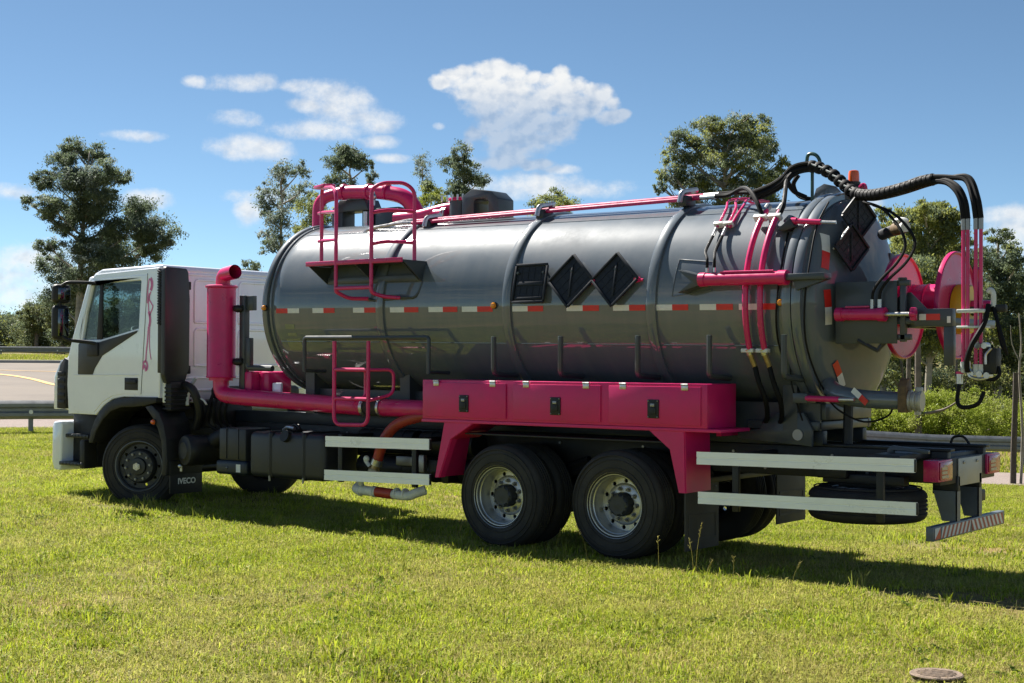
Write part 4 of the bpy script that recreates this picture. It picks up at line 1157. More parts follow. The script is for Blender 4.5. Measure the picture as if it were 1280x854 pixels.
def copy_part(o, loc, rot):
    c = o.copy(); COL.objects.link(c); c.parent = TK; c.location = loc; c.rotation_euler = rot
    for ch in list(o.children):
        d = ch.copy(); COL.objects.link(d); d.parent = c
    return c
RW = rear_wheel(0, -1.21, 1)
copy_part(RW, (1.36, -1.21, .495), (0, .37, 0))
copy_part(RW, (0, 1.21, .495), (0, .2, math.pi))
copy_part(RW, (1.36, 1.21, .495), (0, .6, math.pi))

def front_wheel():
    mb = MB('rim_flange')
    mb.lathe([(.311, .0), (.311, -.006), (.303, -.008), (.294, .004), (.284, .03), (.274, .055), (.262, .075)], (0, 0, 0), (0, 1, 0), 64)
    mb.use('rim_dark')
    disc = flat_curve([(.268 * math.cos(a), .268 * math.sin(a)) for a in np.linspace(0, 2 * math.pi, 65)[:-1]],
                      [[(.236 * math.cos(t) + .02 * math.cos(b), .236 * math.sin(t) + .02 * math.sin(b)) for b in np.linspace(0, 2 * math.pi, 13)[:-1]] for t in np.linspace(0, 2 * math.pi, 11)[:-1]], .01, .002)
    mb.add_mesh(disc, Matrix.Translation((0, .062, 0)) @ XZ)
    mb.lathe([(.214, .058), (.208, .02), (.198, -.005), (.185, -.016), (.11, -.018), (.105, -.03), (.1, -.05), (.06, -.055), (.0, -.055)], (0, 0, 0), (0, 1, 0), 48)
    w = mb.build('wheel', TK)
    tyre_mb(.285).build('tyre', w)
    for k in range(10):
        a = 2 * math.pi * (k + .2) / 10; mb = MB('bolt_steel'); c = (.158 * math.cos(a), -.014, .158 * math.sin(a))
        mb.cyl(c, (c[0], -.042, c[2]), .016, 6); mb.cyl((c[0], -.042, c[2]), (c[0], -.052, c[2]), .009, 6); mb.build('lug_nut', w)
    mb = MB('steel'); mb.cyl((0, -.05, 0), (0, -.078, 0), .048, 6); mb.cyl((0, -.078, 0), (0, -.086, 0), .03, 12); mb.build('hub_cap', w)
    mb = MB('chassis_black'); mb.lathe([(.2, .29), (.2, .12), (0.01, .1)], (0, 0, 0), (0, 1, 0), 32); mb.build('brake_drum', w)
    w.location = (-5.655, -1.10, .515); w.rotation_euler = (0, 0, R(27))
    return w
FW = front_wheel()
copy_part(FW, (-5.70, 1.10, .515), (0, 0, math.pi + R(27)))

def spare():
    mb = MB('rim_silver'); mb.lathe([(.309, .0), (.298, .014), (.28, .02), (.27, .05), (.255, .09), (.16, .11), (.05, .11)], (0, 0, 0), (0, 1, 0), 48)
    w = mb.build('spare_wheel', TK); tyre_mb(.285).build('tyre', w)
    mb = MB('chassis_black'); mb.box((-.25, -.06, -.06), (.25, .01, .06), .01); mb.build('carrier_bar', w)
    w.location = (3.50, -.42, .735); w.rotation_euler = (R(-90), 0, 0)
    return w
spare()
mb = MB('chassis_black'); mb.box((3.2, -.70, .78), (3.95, -.58, .86), .01); mb.box((3.5, -.40, .74), (3.66, -.36, 1.0), .01); mb.box((3.15, -.75, .82), (3.45, -.55, .96), .02); mb.build('spare_carrier', TK)

# ---- side guards -------------------------------------------------------------------
def guard(x0, x1, z0l, z0r, h, name='side_guard_rail'):
    mb = MB('aluminium', 'chassis_black')
    vs = []
    prof = [(-1.25, 0), (-1.25, h * .42), (-1.246, h * .45), (-1.246, h * .55), (-1.25, h * .58), (-1.25, h), (-1.215, h), (-1.215, 0)]
    for x, z0 in ((x0, z0l), (x1, z0r)):
        vs += [Vector((x, y, z0 + z)) for y, z in prof]
    n = len(prof)
    bv, ff = mb._faces(vs, [tuple(range(n))[::-1], tuple(range(n, 2 * n))] + [(j, (j + 1) % n, n + (j + 1) % n, n + j) for j in range(n)])
    bmesh.ops.recalc_face_normals(mb.bm, faces=ff)
    return mb.build(name, TK)
for a in ((-2.333, -.866, .895, .918, .113), (-2.347, -.863, .535, .560, .111), (2.254, 4.256, .919, .945, .112), (2.269, 4.273, .572, .602, .106)):
    g = guard(*a)
    mb = MB('chassis_black'); mb.box((a[1] - .002, -1.245, a[3] + .005), (a[1] + .012, -1.22, a[3] + a[4] - .005), .003); mb.build('end_cap', g)
for x in (-2.15, -1.1, 2.62, 3.95):
    mb = MB('chassis_black'); mb.box((x - .03, -1.213, .52), (x + .03, -1.17, 1.03), .004); mb.box((x - .03, -1.17, .98), (x + .03, -.44, 1.03), .004); mb.build('guard_bracket', TK)
mb = MB('chassis_black', 'grey_paint'); mb.box((3.82, -1.16, 1.02), (4.1, -.46, 1.07), .004); mb.use('grey_paint').prism([(3.84, .96), (3.84, 1.10), (3.88, 1.13), (4.2, 1.10), (4.2, 1.07), (3.9, 1.09), (3.87, .96)], 'y', -.80, -.76, .004); mb.build('tail_bracket', TK)

# ---- mudflaps ----------------------------------------------------------------------
def flap(x, y0, y1, z0, z1, lettering=None):
    mb = MB('flap_rubber'); mb.box((x - .008, y0, z0), (x + .008, y1, z1), .003)
    mb.box((x + .008, y0 + .05, z0 + .08), (x + .013, y1 - .05, z0 + .1)); mb.box((x + .008, y0 + .05, z0 + .3), (x + .013, y1 - .05, z0 + .32))
    for yy in (y0 + .05, y1 - .07): mb.box((x + .008, yy, z0 + .1), (x + .013, yy + .02, z0 + .3))
    f = mb.build('mudflap', TK)
    mb = MB('bolt_steel')
    for k in range(4): mb.sphere((x + .01, y0 + .06 + k * (y1 - y0 - .12) / 3, z1 - .04), .011, seg=8)
    mb.build('bolt', f)
    return f
flap(2.12, -1.22, -.62, .13, .72); flap(2.12, .55, 1.18, .22, .86)
mb = MB('chassis_black'); mb.box((2.10, -1.2, .72), (2.14, 1.16, .77), .004); mb.build('mudflap_bar', TK)

# ---- tail: lamps, plate panel, bumper -------------------------------------------------
def build_tail():
    mb = MB('chassis_black'); mb.box((4.20, -.66, .80), (4.25, .66, 1.02), .006); mb.build('tail_beam', TK)
    mb = MB('panel_grey', 'bolt_steel'); mb.box((4.252, -.27, .775), (4.262, .30, 1.01), .002); mb.use('bolt_steel')
    for y in (-.15, .17): mb.box((4.262, y - .02, .96), (4.272, y + .02, .985), .003)
    mb.build('plate_panel', TK)
    for s in (-1, 1):
        y0, y1 = (-.76, -.44) if s < 0 else (.42, .74)
        mb = MB('pink_paint'); mb.box((4.14, y0, .835), (4.27, y1, 1.015), .006); l = mb.build('tail_lamp', TK)
        mb = MB('red_lens'); mb.box((4.271, y0 + .02, .85), (4.282, y1 - .02, 1.0), .006); mb.build('lens', l)
        mb = MB('cream_decal')
        for k in range(3):
            zz = .865 + k * .035; mb.box((4.283, y0 + .05, zz), (4.2855, y0 + .05 + (.15 if k == 0 else .12), zz + .024))
        mb.box((4.283, y0 + .09, .965), (4.2855, y0 + .17, .975))
        mb.build('lens_marking', l)
    # under run bumper on two tapered arms
    for y in (-.265, .265):
        mb = MB('chassis_black'); mb.box((4.04, y - .03, .70), (4.262, y + .03, .86), .004); mb.build('bumper_mount', TK)
        mb = MB('bumper_grey'); mb.prism([(4.05, .73), (4.262, .73), (4.262, .472), (4.13, .472)], 'y', y - .045, y - .032); mb.prism([(y - .045, .73), (y + .03, .73), (y + .03, .472), (y - .045, .472)], 'x', 4.250, 4.2645)
        mb.build('bumper_arm', TK)
    mb = MB('bumper_grey'); mb.box((4.205, -.87, .355), (4.27, .87, .475), .005); b = mb.build('rear_bumper', TK)
    # diagonal stripes, pointing outwards from the middle
    def stripes(ya, yb, lean, mA, mB_, n, xx=4.2725, z0=.368, z1=.462):
        w = (yb - ya) / n
        for k in range(n):
            mb.use(mA if k % 2 == 0 else mB_)
            a, c = ya + k * w, ya + (k + 1) * w
            sh = lean * w * .9
            q = lambda y: min(max(y, ya), yb)
            mb.poly([(xx, q(a - sh), z0), (xx, q(c - sh), z0), (xx, q(c + sh), z1), (xx, q(a + sh), z1)])
    mb = MB('white_decal', 'brown_stripe', 'red_decal')
    stripes(-.70, -.002, .75, 'white_decal', 'brown_stripe', 15); stripes(.002, .84, -.75, 'brown_stripe', 'white_decal', 17)
    mb.use('white_decal').poly([(4.2735, -.84, .368), (4.2735, -.715, .462), (4.2735, -.84, .462)])
    mb.use('red_decal').poly([(4.2735, -.84, .368), (4.2735, -.715, .368), (4.2735, -.715, .462)])
    mb.build('stripe_sheet', b, sharp=None)
    mb = MB('chassis_black'); mb.box((4.15, .29, .60), (4.25, .43, .70), .008); mb.build('rear_socket', TK)
build_tail()

# ---- cab ----------------------------------------------------------------------------
def build_cab():
    outer = [(-6.90, 1.145), (-6.35, 1.14), (-6.20, 1.26), (-6.02, 1.345), (-5.8, 1.375), (-5.14, 1.375), (-5.11, 2.86), (-5.16, 2.915), (-6.36, 2.875), (-6.50, 2.80), (-6.66, 2.45), (-6.82, 2.10), (-6.91, 1.85), (-6.93, 1.5)]
    win = [(-6.435, 2.775), (-5.50, 2.795), (-5.475, 2.77), (-5.52, 2.19), (-6.26, 2.055), (-6.65, 2.055), (-6.56, 2.42)]
    me = flat_curve(outer, [win], .04, .012)
    mb = MB('cab_white')
    mb.add_mesh(me, Matrix.Translation((0, -1.19, 0)) @ XZ); mb.add_mesh(me, Matrix.Translation((0, 1.19, 0)) @ XZ)
    # roof with rounded edges, rear wall, nose
    mb.prism([(-5.08, 2.89), (-5.12, 2.965), (-6.28, 2.945), (-6.42, 2.90), (-6.52, 2.80), (-6.44, 2.80), (-6.30, 2.86), (-5.2, 2.87)], 'y', -1.205, 1.205, .03, 3)
    mb.box((-5.15, -1.17, 1.30), (-5.10, 1.17, 2.93), .02)
    mb.prism([(-6.95, 1.15), (-7.16, 1.18), (-7.24, 1.30), (-7.24, 1.62), (-7.08, 1.86), (-6.93, 1.96), (-6.85, 1.96), (-6.86, 1.15)], 'y', -1.13, 1.13, .05, 3)
    mb.prism([(-6.86, 1.95), (-6.93, 1.95), (-6.90, 2.04), (-6.84, 2.04)], 'y', -1.17, 1.17, .01)
    for s in (-1, 1):                                                           # front pillars
        mb.prism([(-6.95, 1.90), (-6.84, 1.90), (-6.44, 2.86), (-6.54, 2.86)], 'y', s * 1.20, s * 1.08, .03, 3)
    cab = mb.build('cab', TK, sharp=32)
    # pressed ribs on the rear wall
    mb = MB('cab_white')
    for (y0, y1, z0, z1) in ((-.72, -.12, 1.75, 2.2), (-.72, -.12, 2.28, 2.8), (.0, .75, 1.75, 2.2), (.0, .75, 2.28, 2.8)):
        path = round_path([(-5.095, y0, z0), (-5.095, y1, z0), (-5.095, y1, z1), (-5.095, y0, z1), (-5.095, y0, (z0 + z1) / 2 - .01), (-5.095, y0, z0 + .001)], .07)
        mb.tube(path, .016, 6)
    for z in (1.45, 1.6, 2.86): mb.tube([(-5.095, -1.1, z), (-5.095, 1.1, z)], .014, 6)
    mb.build('rear_wall_rib', cab)
    # windscreen and glass
    for y in (-1.188, 1.188):
        mb = MB('cab_glass'); mb.prism([(-6.27, 2.78), (-5.49, 2.80), (-5.53, 2.18), (-6.27, 2.05)], 'y', y - .004, y + .004); mb.build('side_window', cab)
        mb = MB('cab_glass'); mb.prism([(-6.44, 2.77), (-6.29, 2.775), (-6.29, 2.05), (-6.655, 2.05)], 'y', y - .004, y + .004); mb.build('quarter_window', cab)
        s = -1 if y < 0 else 1
        mb = MB('black_plastic'); mb.prism([(-6.30, 2.79), (-6.245, 2.79), (-6.25, 2.05), (-6.36, 2.05), ], 'y', y + s * .005, y + s * .022, .004)
        fr = []
        ring = [(-6.44, 2.782), (-5.49, 2.805), (-5.462, 2.775), (-5.51, 2.175), (-6.26, 2.04), (-6.665, 2.04)]
        mb.tube([(x, y + s * .018, z) for x, z in ring], .014, 6, closed=True)
        mb.build('window_seal', cab)
    mb = MB('cab_glass'); mb.prism([(-6.92, 2.03), (-6.905, 2.03), (-6.50, 2.83), (-6.515, 2.83)], 'y', -1.08, 1.08); mb.build('windscreen', cab)
    # door: proud skin with a shut line, dark trim below the window
    for s in (-1, 1):
        y = s * 1.2225
        skin = flat_curve([(-6.80, 1.17), (-6.38, 1.165), (-6.22, 1.29), (-6.02, 1.375), (-5.80, 1.405), (-5.475, 1.405), (-5.365, 2.84), (-6.36, 2.815), (-6.46, 2.74), (-6.70, 2.06), (-6.79, 1.7)],
                          [[(-6.455, 2.80), (-5.48, 2.815), (-5.455, 2.79), (-5.50, 2.165), (-6.27, 2.03), (-6.685, 2.03), (-6.59, 2.44)]], .008, .003)
        mb = MB('cab_white'); mb.add_mesh(skin, Matrix.Translation((0, y, 0)) @ XZ); d = mb.build('door', cab, sharp=30)
        mb = MB('door_trim'); mb.prism([(-6.70, 1.63), (-6.405, 1.63), (-6.36, 1.71), (-6.215, 1.865), (-5.55, 2.145), (-5.53, 2.175), (-6.27, 2.035), (-6.66, 2.04), (-6.695, 2.0)], 'y', y + s * .006, y + s * .016, .005)
        mb.build('door_trim', cab)
        mb = MB('cab_white'); mb.tube([(-6.78, y + s * .006, 1.618), (-5.50, y + s * .006, 1.635)], .009, 6); mb.build('door_crease', cab)
        mb = MB('black_plastic'); mb.box((-5.775, y + s * .004, 1.448), (-5.522, y + s * .012, 1.598), .006); mb.box((-5.75, y + s * .012, 1.525), (-5.535, y + s * .035, 1.575), .012); mb.build('door_handle', cab)
        mb = MB('black_plastic'); mb.tube([(-5.362, y - s * .002, 2.86), (-5.472, y - s * .002, 1.40)], .006, 6); mb.build('shut_line', cab)
    # decal: slender stylised figure in pink lines
    mb = MB('pink_decal'); Y = -1.2255
    def ribbon(pts, w):
        P = spline([Vector((x, Y, z)) for x, z in pts], 5)
        for i in range(len(P) - 1):
            t = (P[i + 1] - P[i]); n_ = Vector((-t.z, 0, t.x)).normalized(); w0 = w if not callable(w) else w(i / len(P)); 
            mb.poly([P[i] - n_ * w0, P[i + 1] - n_ * w0, P[i + 1] + n_ * w0, P[i] + n_ * w0])
    ribbon([(-5.31, 2.80), (-5.285, 2.77), (-5.28, 2.70), (-5.305, 2.655)], .022)
    ribbon([(-5.33, 2.80), (-5.35, 2.72), (-5.36, 2.6), (-5.365, 2.5)], .008)
    ribbon([(-5.30, 2.64), (-5.33, 2.56), (-5.29, 2.50), (-5.26, 2.46), (-5.29, 2.40), (-5.32, 2.35)], .009)
    ribbon([(-5.33, 2.62), (-5.345, 2.5), (-5.335, 2.4)], .008)
    ribbon([(-5.335, 2.40), (-5.315, 2.34), (-5.31, 2.28), (-5.325, 2.22)], .020)
    ribbon([(-5.34, 2.22), (-5.355, 2.05), (-5.375, 1.92), (-5.385, 1.80)], .011)
    ribbon([(-5.315, 2.22), (-5.32, 2.05), (-5.31, 1.92), (-5.285, 1.82)], .007)
    ribbon([(-5.435, 1.70), (-5.43, 1.78), (-5.385, 1.80), (-5.355, 1.76), (-5.36, 1.70)], .015)
    ribbon([(-5.42, 1.745), (-5.39, 1.73), (-5.375, 1.68)], .02)
    mb.build('decal', cab, sharp=None)
    # corner air deflector and grille, bumper, step
    for s in (-1, 1):
        mb = MB('black_plastic'); mb.prism([(-7.17, 1.19), (-6.99, 1.19), (-6.955, 1.60), (-6.90, 1.80), (-7.02, 1.84), (-7.11, 1.75), (-7.17, 1.58)], 'y', s * 1.21, s * 1.10, .01)
        for k in range(5): mb.box((-7.15, s * 1.212, 1.25 + k * .09), (-7.0, s * 1.222, 1.30 + k * .09), .006)
        mb.build('air_deflector', cab)
        mb = MB('cab_white'); mb.prism([(-7.25, 1.18), (-7.165, 1.19), (-7.165, 1.58), (-7.08, 1.78), (-7.10, 1.82), (-7.245, 1.60)], 'y', s * 1.20, s * 1.0, .012); mb.build('corner_panel', cab)
    mb = MB('cab_white'); mb.prism([(-7.31, .50), (-7.27, .40), (-7.15, .39), (-7.12, .46), (-7.10, 1.0), (-7.14, 1.035), (-7.28, 1.02), (-7.31, .95)], 'y', -1.18, 1.18, .025, 3); mb.build('front_bumper', TK)
    mb = MB('black_plastic'); mb.box((-7.12, -1.0, .45), (-6.62, 1.0, 1.16), .02); mb.build('step_well', TK)
    for z, y in ((.47, -1.20), (.82, -1.12)):
        mb = MB('dark_plastic'); mb.box((-7.13, y, z), (-6.64, -.85, z + .045), .008)
        for k in range(6): mb.box((-7.08 + k * .07, y - .006, z + .012), (-7.04 + k * .07, y + .02, z + .034), .004)
        mb.build('step', TK)
    mb = MB('black_plastic'); mb.box((-6.72, -1.19, .44), (-6.62, -1.0, .80), .02); mb.build('step_bracket', TK)
    # inside
    mb = MB('cabin_trim'); mb.prism([(-6.86, 1.7), (-6.86, 2.06), (-6.55, 2.10), (-6.40, 1.98), (-6.38, 1.7)], 'y', -1.12, 1.12, .03); mb.build('dashboard', cab)
    for y in (-.62, .62):
        mb = MB('cabin_trim'); mb.box((-6.0, y - .25, 1.55), (-5.5, y + .25, 1.72), .05); mb.box((-5.62, y - .23, 1.7), (-5.45, y + .23, 2.32), .06, Matrix.Rotation(R(8), 3, 'Y')); mb.box((-5.53, y - .13, 2.36), (-5.43, y + .13, 2.56), .04); mb.build('seat', cab)
    mb = MB('black_plastic')
    ax = Vector((-.42, 0, -.9)).normalized(); u = Vector((0, 1, 0)); w = ax.cross(u); c = Vector((-6.08, -.62, 2.14))
    mb.tube([c + (u * math.cos(t) + w * math.sin(t)) * .225 for t in np.linspace(0, 2 * math.pi, 29)[:-1]], .018, 8, closed=True)
    for t in (.3, 2.84, 4.71): mb.tube([c + (u * math.cos(t) + w * math.sin(t)) * .22, c + ax * .05], .014, 6)
    mb.cyl(c + ax * .03, c + ax * .4, .04, 10); mb.build('steering_wheel', cab)
    mb = MB('cabin_trim'); mb.box((-6.4, -1.1, 2.80), (-5.2, 1.1, 2.84), .01); mb.box((-5.20, -1.12, 1.4), (-5.16, 1.12, 2.84)); mb.box((-6.85, -1.12, 1.39), (-5.2, 1.12, 1.42)); mb.build('cab_lining', cab)
    # black air intake at the rear corner
    mb = MB('dark_plastic'); mb.prism([(-1.232, 1.64), (-1.232, 2.90), (-1.21, 2.935), (-.90, 2.925), (-.87, 2.88), (-.845, 2.55), (-.85, 1.72), (-.92, 1.54), (-1.19, 1.54)], 'x', -5.105, -5.03, .012)
    mb.box((-5.17, -1.225, 1.66), (-5.10, -.95, 2.92), .01)
    it = mb.build('air_intake', TK)
    for k in range(20):
        z = 2.88 - k * .033 * 1.0
        mb = MB('black_plastic'); mb.box((-5.165, -1.240, z - .012), (-5.105, -1.222, z + .008), .003, Matrix.Rotation(R(20), 3, 'Y')); mb.build('slat', it)
    for z in (2.72, 1.70):
        mb = MB('black_plastic'); mb.box((-5.09, -.86, z - .05), (-5.05, -.81, z + .05), .01); mb.build('intake_clip', it)
    mb = MB('black_plastic'); mb.box((-5.14, -1.15, 1.2), (-5.0, -.85, 1.56), .03)
    for k in range(6): mb.box((-5.15, -1.165, 1.22 + k * .05), (-4.99, -.84, 1.245 + k * .05), .008)
    mb.build('intake_bellows', TK)
    # mirrors on their arm
    mb = MB('black_plastic')
    mb.tube(round_path([(-6.35, -1.18, 2.765), (-6.42, -1.32, 2.775), (-6.52, -1.55, 2.77), (-6.58, -1.60, 2.70), (-6.58, -1.60, 2.15), (-6.52, -1.55, 2.06), (-6.38, -1.28, 2.03), (-6.30, -1.20, 2.0)], .08), .022, 10)
    mb.box((-6.50, -1.26, 1.86), (-6.28, -1.235, 2.03), .015)
    arm = mb.build('mirror_arm', TK)
    for (z0, z1, w) in ((2.51, 2.75, .23), (2.06, 2.49, .21)):
        mb = MB('black_plastic'); rotm = Matrix.Rotation(R(-10), 3, 'Z')
        mb.box((-6.66, -1.68, z0), (-6.54, -1.68 + w, z1), .055, rotm, 4); h = mb.build('mirror_housing', arm)
        mb = MB('mirror'); mb.box((-6.548, -1.645, z0 + .045), (-6.534, -1.715 + w, z1 - .045), .005, rotm); mb.build('mirror_glass', arm)
    # front mudguard in two pieces
    op = [(-6.46, .78), (-6.42, .92), (-6.34, 1.06), (-6.23, 1.19), (-6.08, 1.29), (-5.90, 1.345), (-5.6, 1.362), (-5.15, 1.370)]
    ip = [(-5.16, 1.305), (-5.40, 1.26), (-5.6, 1.245), (-5.82, 1.235), (-6.02, 1.18), (-6.17, 1.08), (-6.30, .93), (-6.37, .78)]
    mb = MB('black_plastic'); mb.prism(op + ip, 'y', -1.25, -.82, .012); mb.build('mudguard', TK)
    mb = MB('black_plastic'); mb.prism([(-5.38, 1.255), (-5.25, 1.275), (-5.12, 1.19), (-5.03, 1.05), (-4.98, .87), (-4.96, .62), (-4.975, .44), (-5.06, .44), (-5.05, .62), (-5.07, .84), (-5.14, 1.0), (-5.24, 1.13)], 'y', -1.24, -.84, .012); mg = mb.build('mudguard', TK)
    marker_lamp((-5.20, -1.235, 1.075), (0, -1, 0), mg, 'orange_lens').scale = (1, 1, 1)
    # mudflap with maker's name
    mb = MB('black_plastic'); mb.box((-4.98, -1.19, .22), (-4.955, -.70, .55), .004)
    mb.box((-4.99, -1.20, .45), (-4.95, -.70, .62), .01)
    fl = mb.build('mudflap', TK)
    YZ = Matrix(((0, 0, 1, 0), (1, 0, 0, 0), (0, 1, 0, 0), (0, 0, 0, 1)))
    mb = MB('white_decal'); mb.add_mesh(text_mesh('IVECO', .095, .001, .003), Matrix.Translation((-4.950, -.945, .365)) @ YZ); mb.build('lettering', fl, sharp=None)
build_cab()

# ---- between cab and tank: silencer, intake pipe, pink cover, posts ------------------------
def build_silencer():
    cx, cy = -4.29, -1.0
    mb = MB('pink_paint'); mb.lathe([(.01, 1.612), (.168, 1.612), (.176, 1.62), (.168, 1.64), (.168, 2.66), (.19, 2.672), (.19, 2.69), (.16, 2.70), (.01, 2.705)], (cx, cy, 0), (0, 0, 1), 48)
    s = mb.build('silencer', TK)
    mb = MB('pink_paint'); mb.tube(round_path([(cx + .02, cy, 2.68), (cx + .03, cy, 2.82), (cx + .30, cy - .06, 2.845)], .13, 8), .084, 20, caps=False)
    mb.tube(round_path([(cx + .03, cy, 2.69), (cx + .035, cy, 2.82), (cx + .297, cy - .06, 2.845)], .13, 8), .076, 20, caps=False)
    mb.build('outlet_elbow', s)
    mb = MB('pink_paint'); mb.tube(round_path([(cx - .0, cy, 1.66), (cx + .0, cy, 1.42), (cx + .25, cy, 1.395), (-2.0, cy, 1.322)], .16, 8), .095, 22)
    pp = mb.build('air_pipe', TK)
    mb = MB('pink_paint'); mb.cyl((cx, cy, 1.58), (cx, cy, 1.63), .14, 24); mb.build('flange', pp)
    mb = MB('steel'); mb.cyl((-1.99, cy, 1.322), (-1.95, cy, 1.322), .108, 22); mb.build('clamp', pp)
    mb = MB('rubber'); mb.cyl((-1.96, cy, 1.322), (-1.72, cy, 1.322), .09, 22); mb.build('rubber_sleeve', pp)
    mb = MB('steel'); mb.cyl((-1.745, cy, 1.322), (-1.715, cy, 1.322), .108, 22); mb.build('clamp', pp)
    mb = MB('pink_paint'); mb.cyl((-1.72, cy, 1.322), (-1.24, cy, 1.322), .092, 22); mb.tube(round_path([(-1.26, cy, 1.322), (-1.1, cy, 1.32), (-1.0, -.6, 1.32)], .1), .092, 18); mb.build('pipe_end', pp)
    mb = MB('pink_paint'); mb.box((-4.0, -.92, 1.40), (-3.86, -.42, 1.69), .02); mb.box((-3.86, -.80, 1.40), (-3.7, -.42, 1.69), .03); mb.build('pump_housing', TK)
    mb = MB('grey_paint', 'dark_plastic')
    mb.box((-4.06, -.93, 1.40), (-3.97, -.85, 2.575), .006); mb.box((-3.99, -.92, 1.72), (-3.89, -.86, 2.08), .006); mb.tube(round_path([(-3.94, -.9, 1.78), (-3.93, -.9, 1.73), (-3.55, -.88, 1.725)], .03), .035, 10)
    mb.box((-4.05, -.90, 2.40), (-3.86, -.84, 2.57), .006)
    post = mb.build('tank_post', TK)
    for z in (2.42, 1.80):
        mb = MB('black_plastic'); mb.sphere((-4.06, -.95, z), .05, (1.5, 1, .9)); mb.box((-4.13, -.96, z + .025), (-3.99, -.93, z + .04), .004); mb.build('stop_buffer', post)
    mb = MB('cab_white'); mb.box((-3.66, -.78, 1.40), (-3.52, -.74, 1.56), .01); mb.build('bracket_plate', TK)
    # dark clutter below the cab's rear wall
    mb = MB('black_plastic')
    mb.box((-5.05, -.80, 1.0), (-4.62, -.30, 1.34), .05); mb.box((-4.95, -.6, 1.34), (-4.6, .6, 1.5), .05)
    mb.tube([(-5.0, -.95, 1.52), (-4.80, -.98, 1.45), (-4.78, -.9, 1.2), (-4.9, -.85, 1.0)], .05, 10, smooth=5)
    mb.build('gearbox_cover', TK)
    mb = MB('white_pipe'); mb.tube([(-4.92, -.84, 1.60), (-4.99, -.86, 1.50), (-5.0, -.9, 1.35), (-4.98, -.92, 1.27)], .022, 8, smooth=5); mb.tube([(-4.75, -.92, 1.36), (-4.66, -.94, 1.34), (-4.60, -.95, 1.29)], .012, 6, smooth=4); mb.build('coolant_pipe', TK)
    for k in range(4):
        mb = MB('hose_rubber'); x = -4.75 + .12 * k; mb.tube([(x, -.7, 1.45), (x + .08, -.85 - .02 * k, 1.25), (x + .02, -.8, 1.05), (x + .25, -.75, .95)], .02, 6, smooth=5); mb.build('air_hose', TK)
    # round black canister, fuel and additive tanks
    mb = MB('black_plastic'); ax = Vector((-.25, -1, 0)).normalized()
    mb.lathe([(0.001, .10), (.10, .10), (.12, .085), (.17, .08), (.185, .06), (.188, -.02), (.18, -.05), (.17, -.42), (.0, -.42)], (-4.70, -1.10, .75), ax, 40)
    can = mb.build('air_cleaner', TK)
    mb = MB('steel'); mb.sphere((-4.80, -1.18, .56), .026, (1.3, .6, .9)); mb.cyl((-4.79, -1.17, .5), (-4.79, -1.17, .56), .014, 8); mb.build('clip', can)
    mb = MB('black_plastic'); mb.tube([(-4.65, -.9, .78), (-4.4, -.85, .92), (-4.15, -.8, .92)], .10, 16, smooth=5); mb.build('intake_tube', can)
    mb = MB('dark_plastic'); mb.box((-4.19, -1.12, .66), (-3.73, -.7, 1.035), .03); mb.box((-4.06, -1.13, .68), (-4.045, -1.1, 1.03), .004); mb.box((-3.86, -1.13, .68), (-3.845, -1.1, 1.03), .004); mb.build('battery_cover', TK)
    mb = MB('chassis_blue', 'white_decal', 'bolt_steel'); mb.box((-4.225, -1.14, .50), (-3.70, -.68, .665), .04, None, 3); mb.use('white_decal').box((-3.86, -1.146, .535), (-3.79, -1.139, .625)); mb.use('bolt_steel').sphere((-4.02, -1.14, .58), .014, seg=8); mb.build('additive_tank', TK)
    mb = MB('dark_plastic'); mb.box((-3.63, -1.17, .50), (-2.43, -.60, 1.015), .07, None, 4); ft = mb.build('fuel_tank', TK, sharp=50)
    for x in (-3.27, -2.74):
        mb = MB('chassis_black'); mb.box((x - .035, -1.182, .495), (x + .035, -.60, 1.028), .07, None, 4); mb.build('strap', ft, sharp=50)
        mb = MB('bolt_steel'); mb.cyl((x, -1.18, .47), (x, -1.18, .53), .012, 8); mb.build('strap_bolt', ft)
    mb = MB('black_plastic', 'steel'); mb.cyl((-3.07, -.95, 1.0), (-3.07, -1.0, 1.06), .07, 18); mb.cyl((-3.02, -1.14, .965), (-3.02, -1.20, .985), .065, 18); mb.tube([(-3.16, -1.0, 1.04), (-3.05, -1.0, 1.10), (-2.95, -1.02, 1.05)], .016, 8, smooth=4)
    mb.use('steel').tube([(-3.22, -1.02, 1.03), (-3.13, -1.04, 1.07), (-3.0, -1.06, 1.06)], .02, 8, smooth=4); mb.build('filler_cap', ft)
build_silencer()

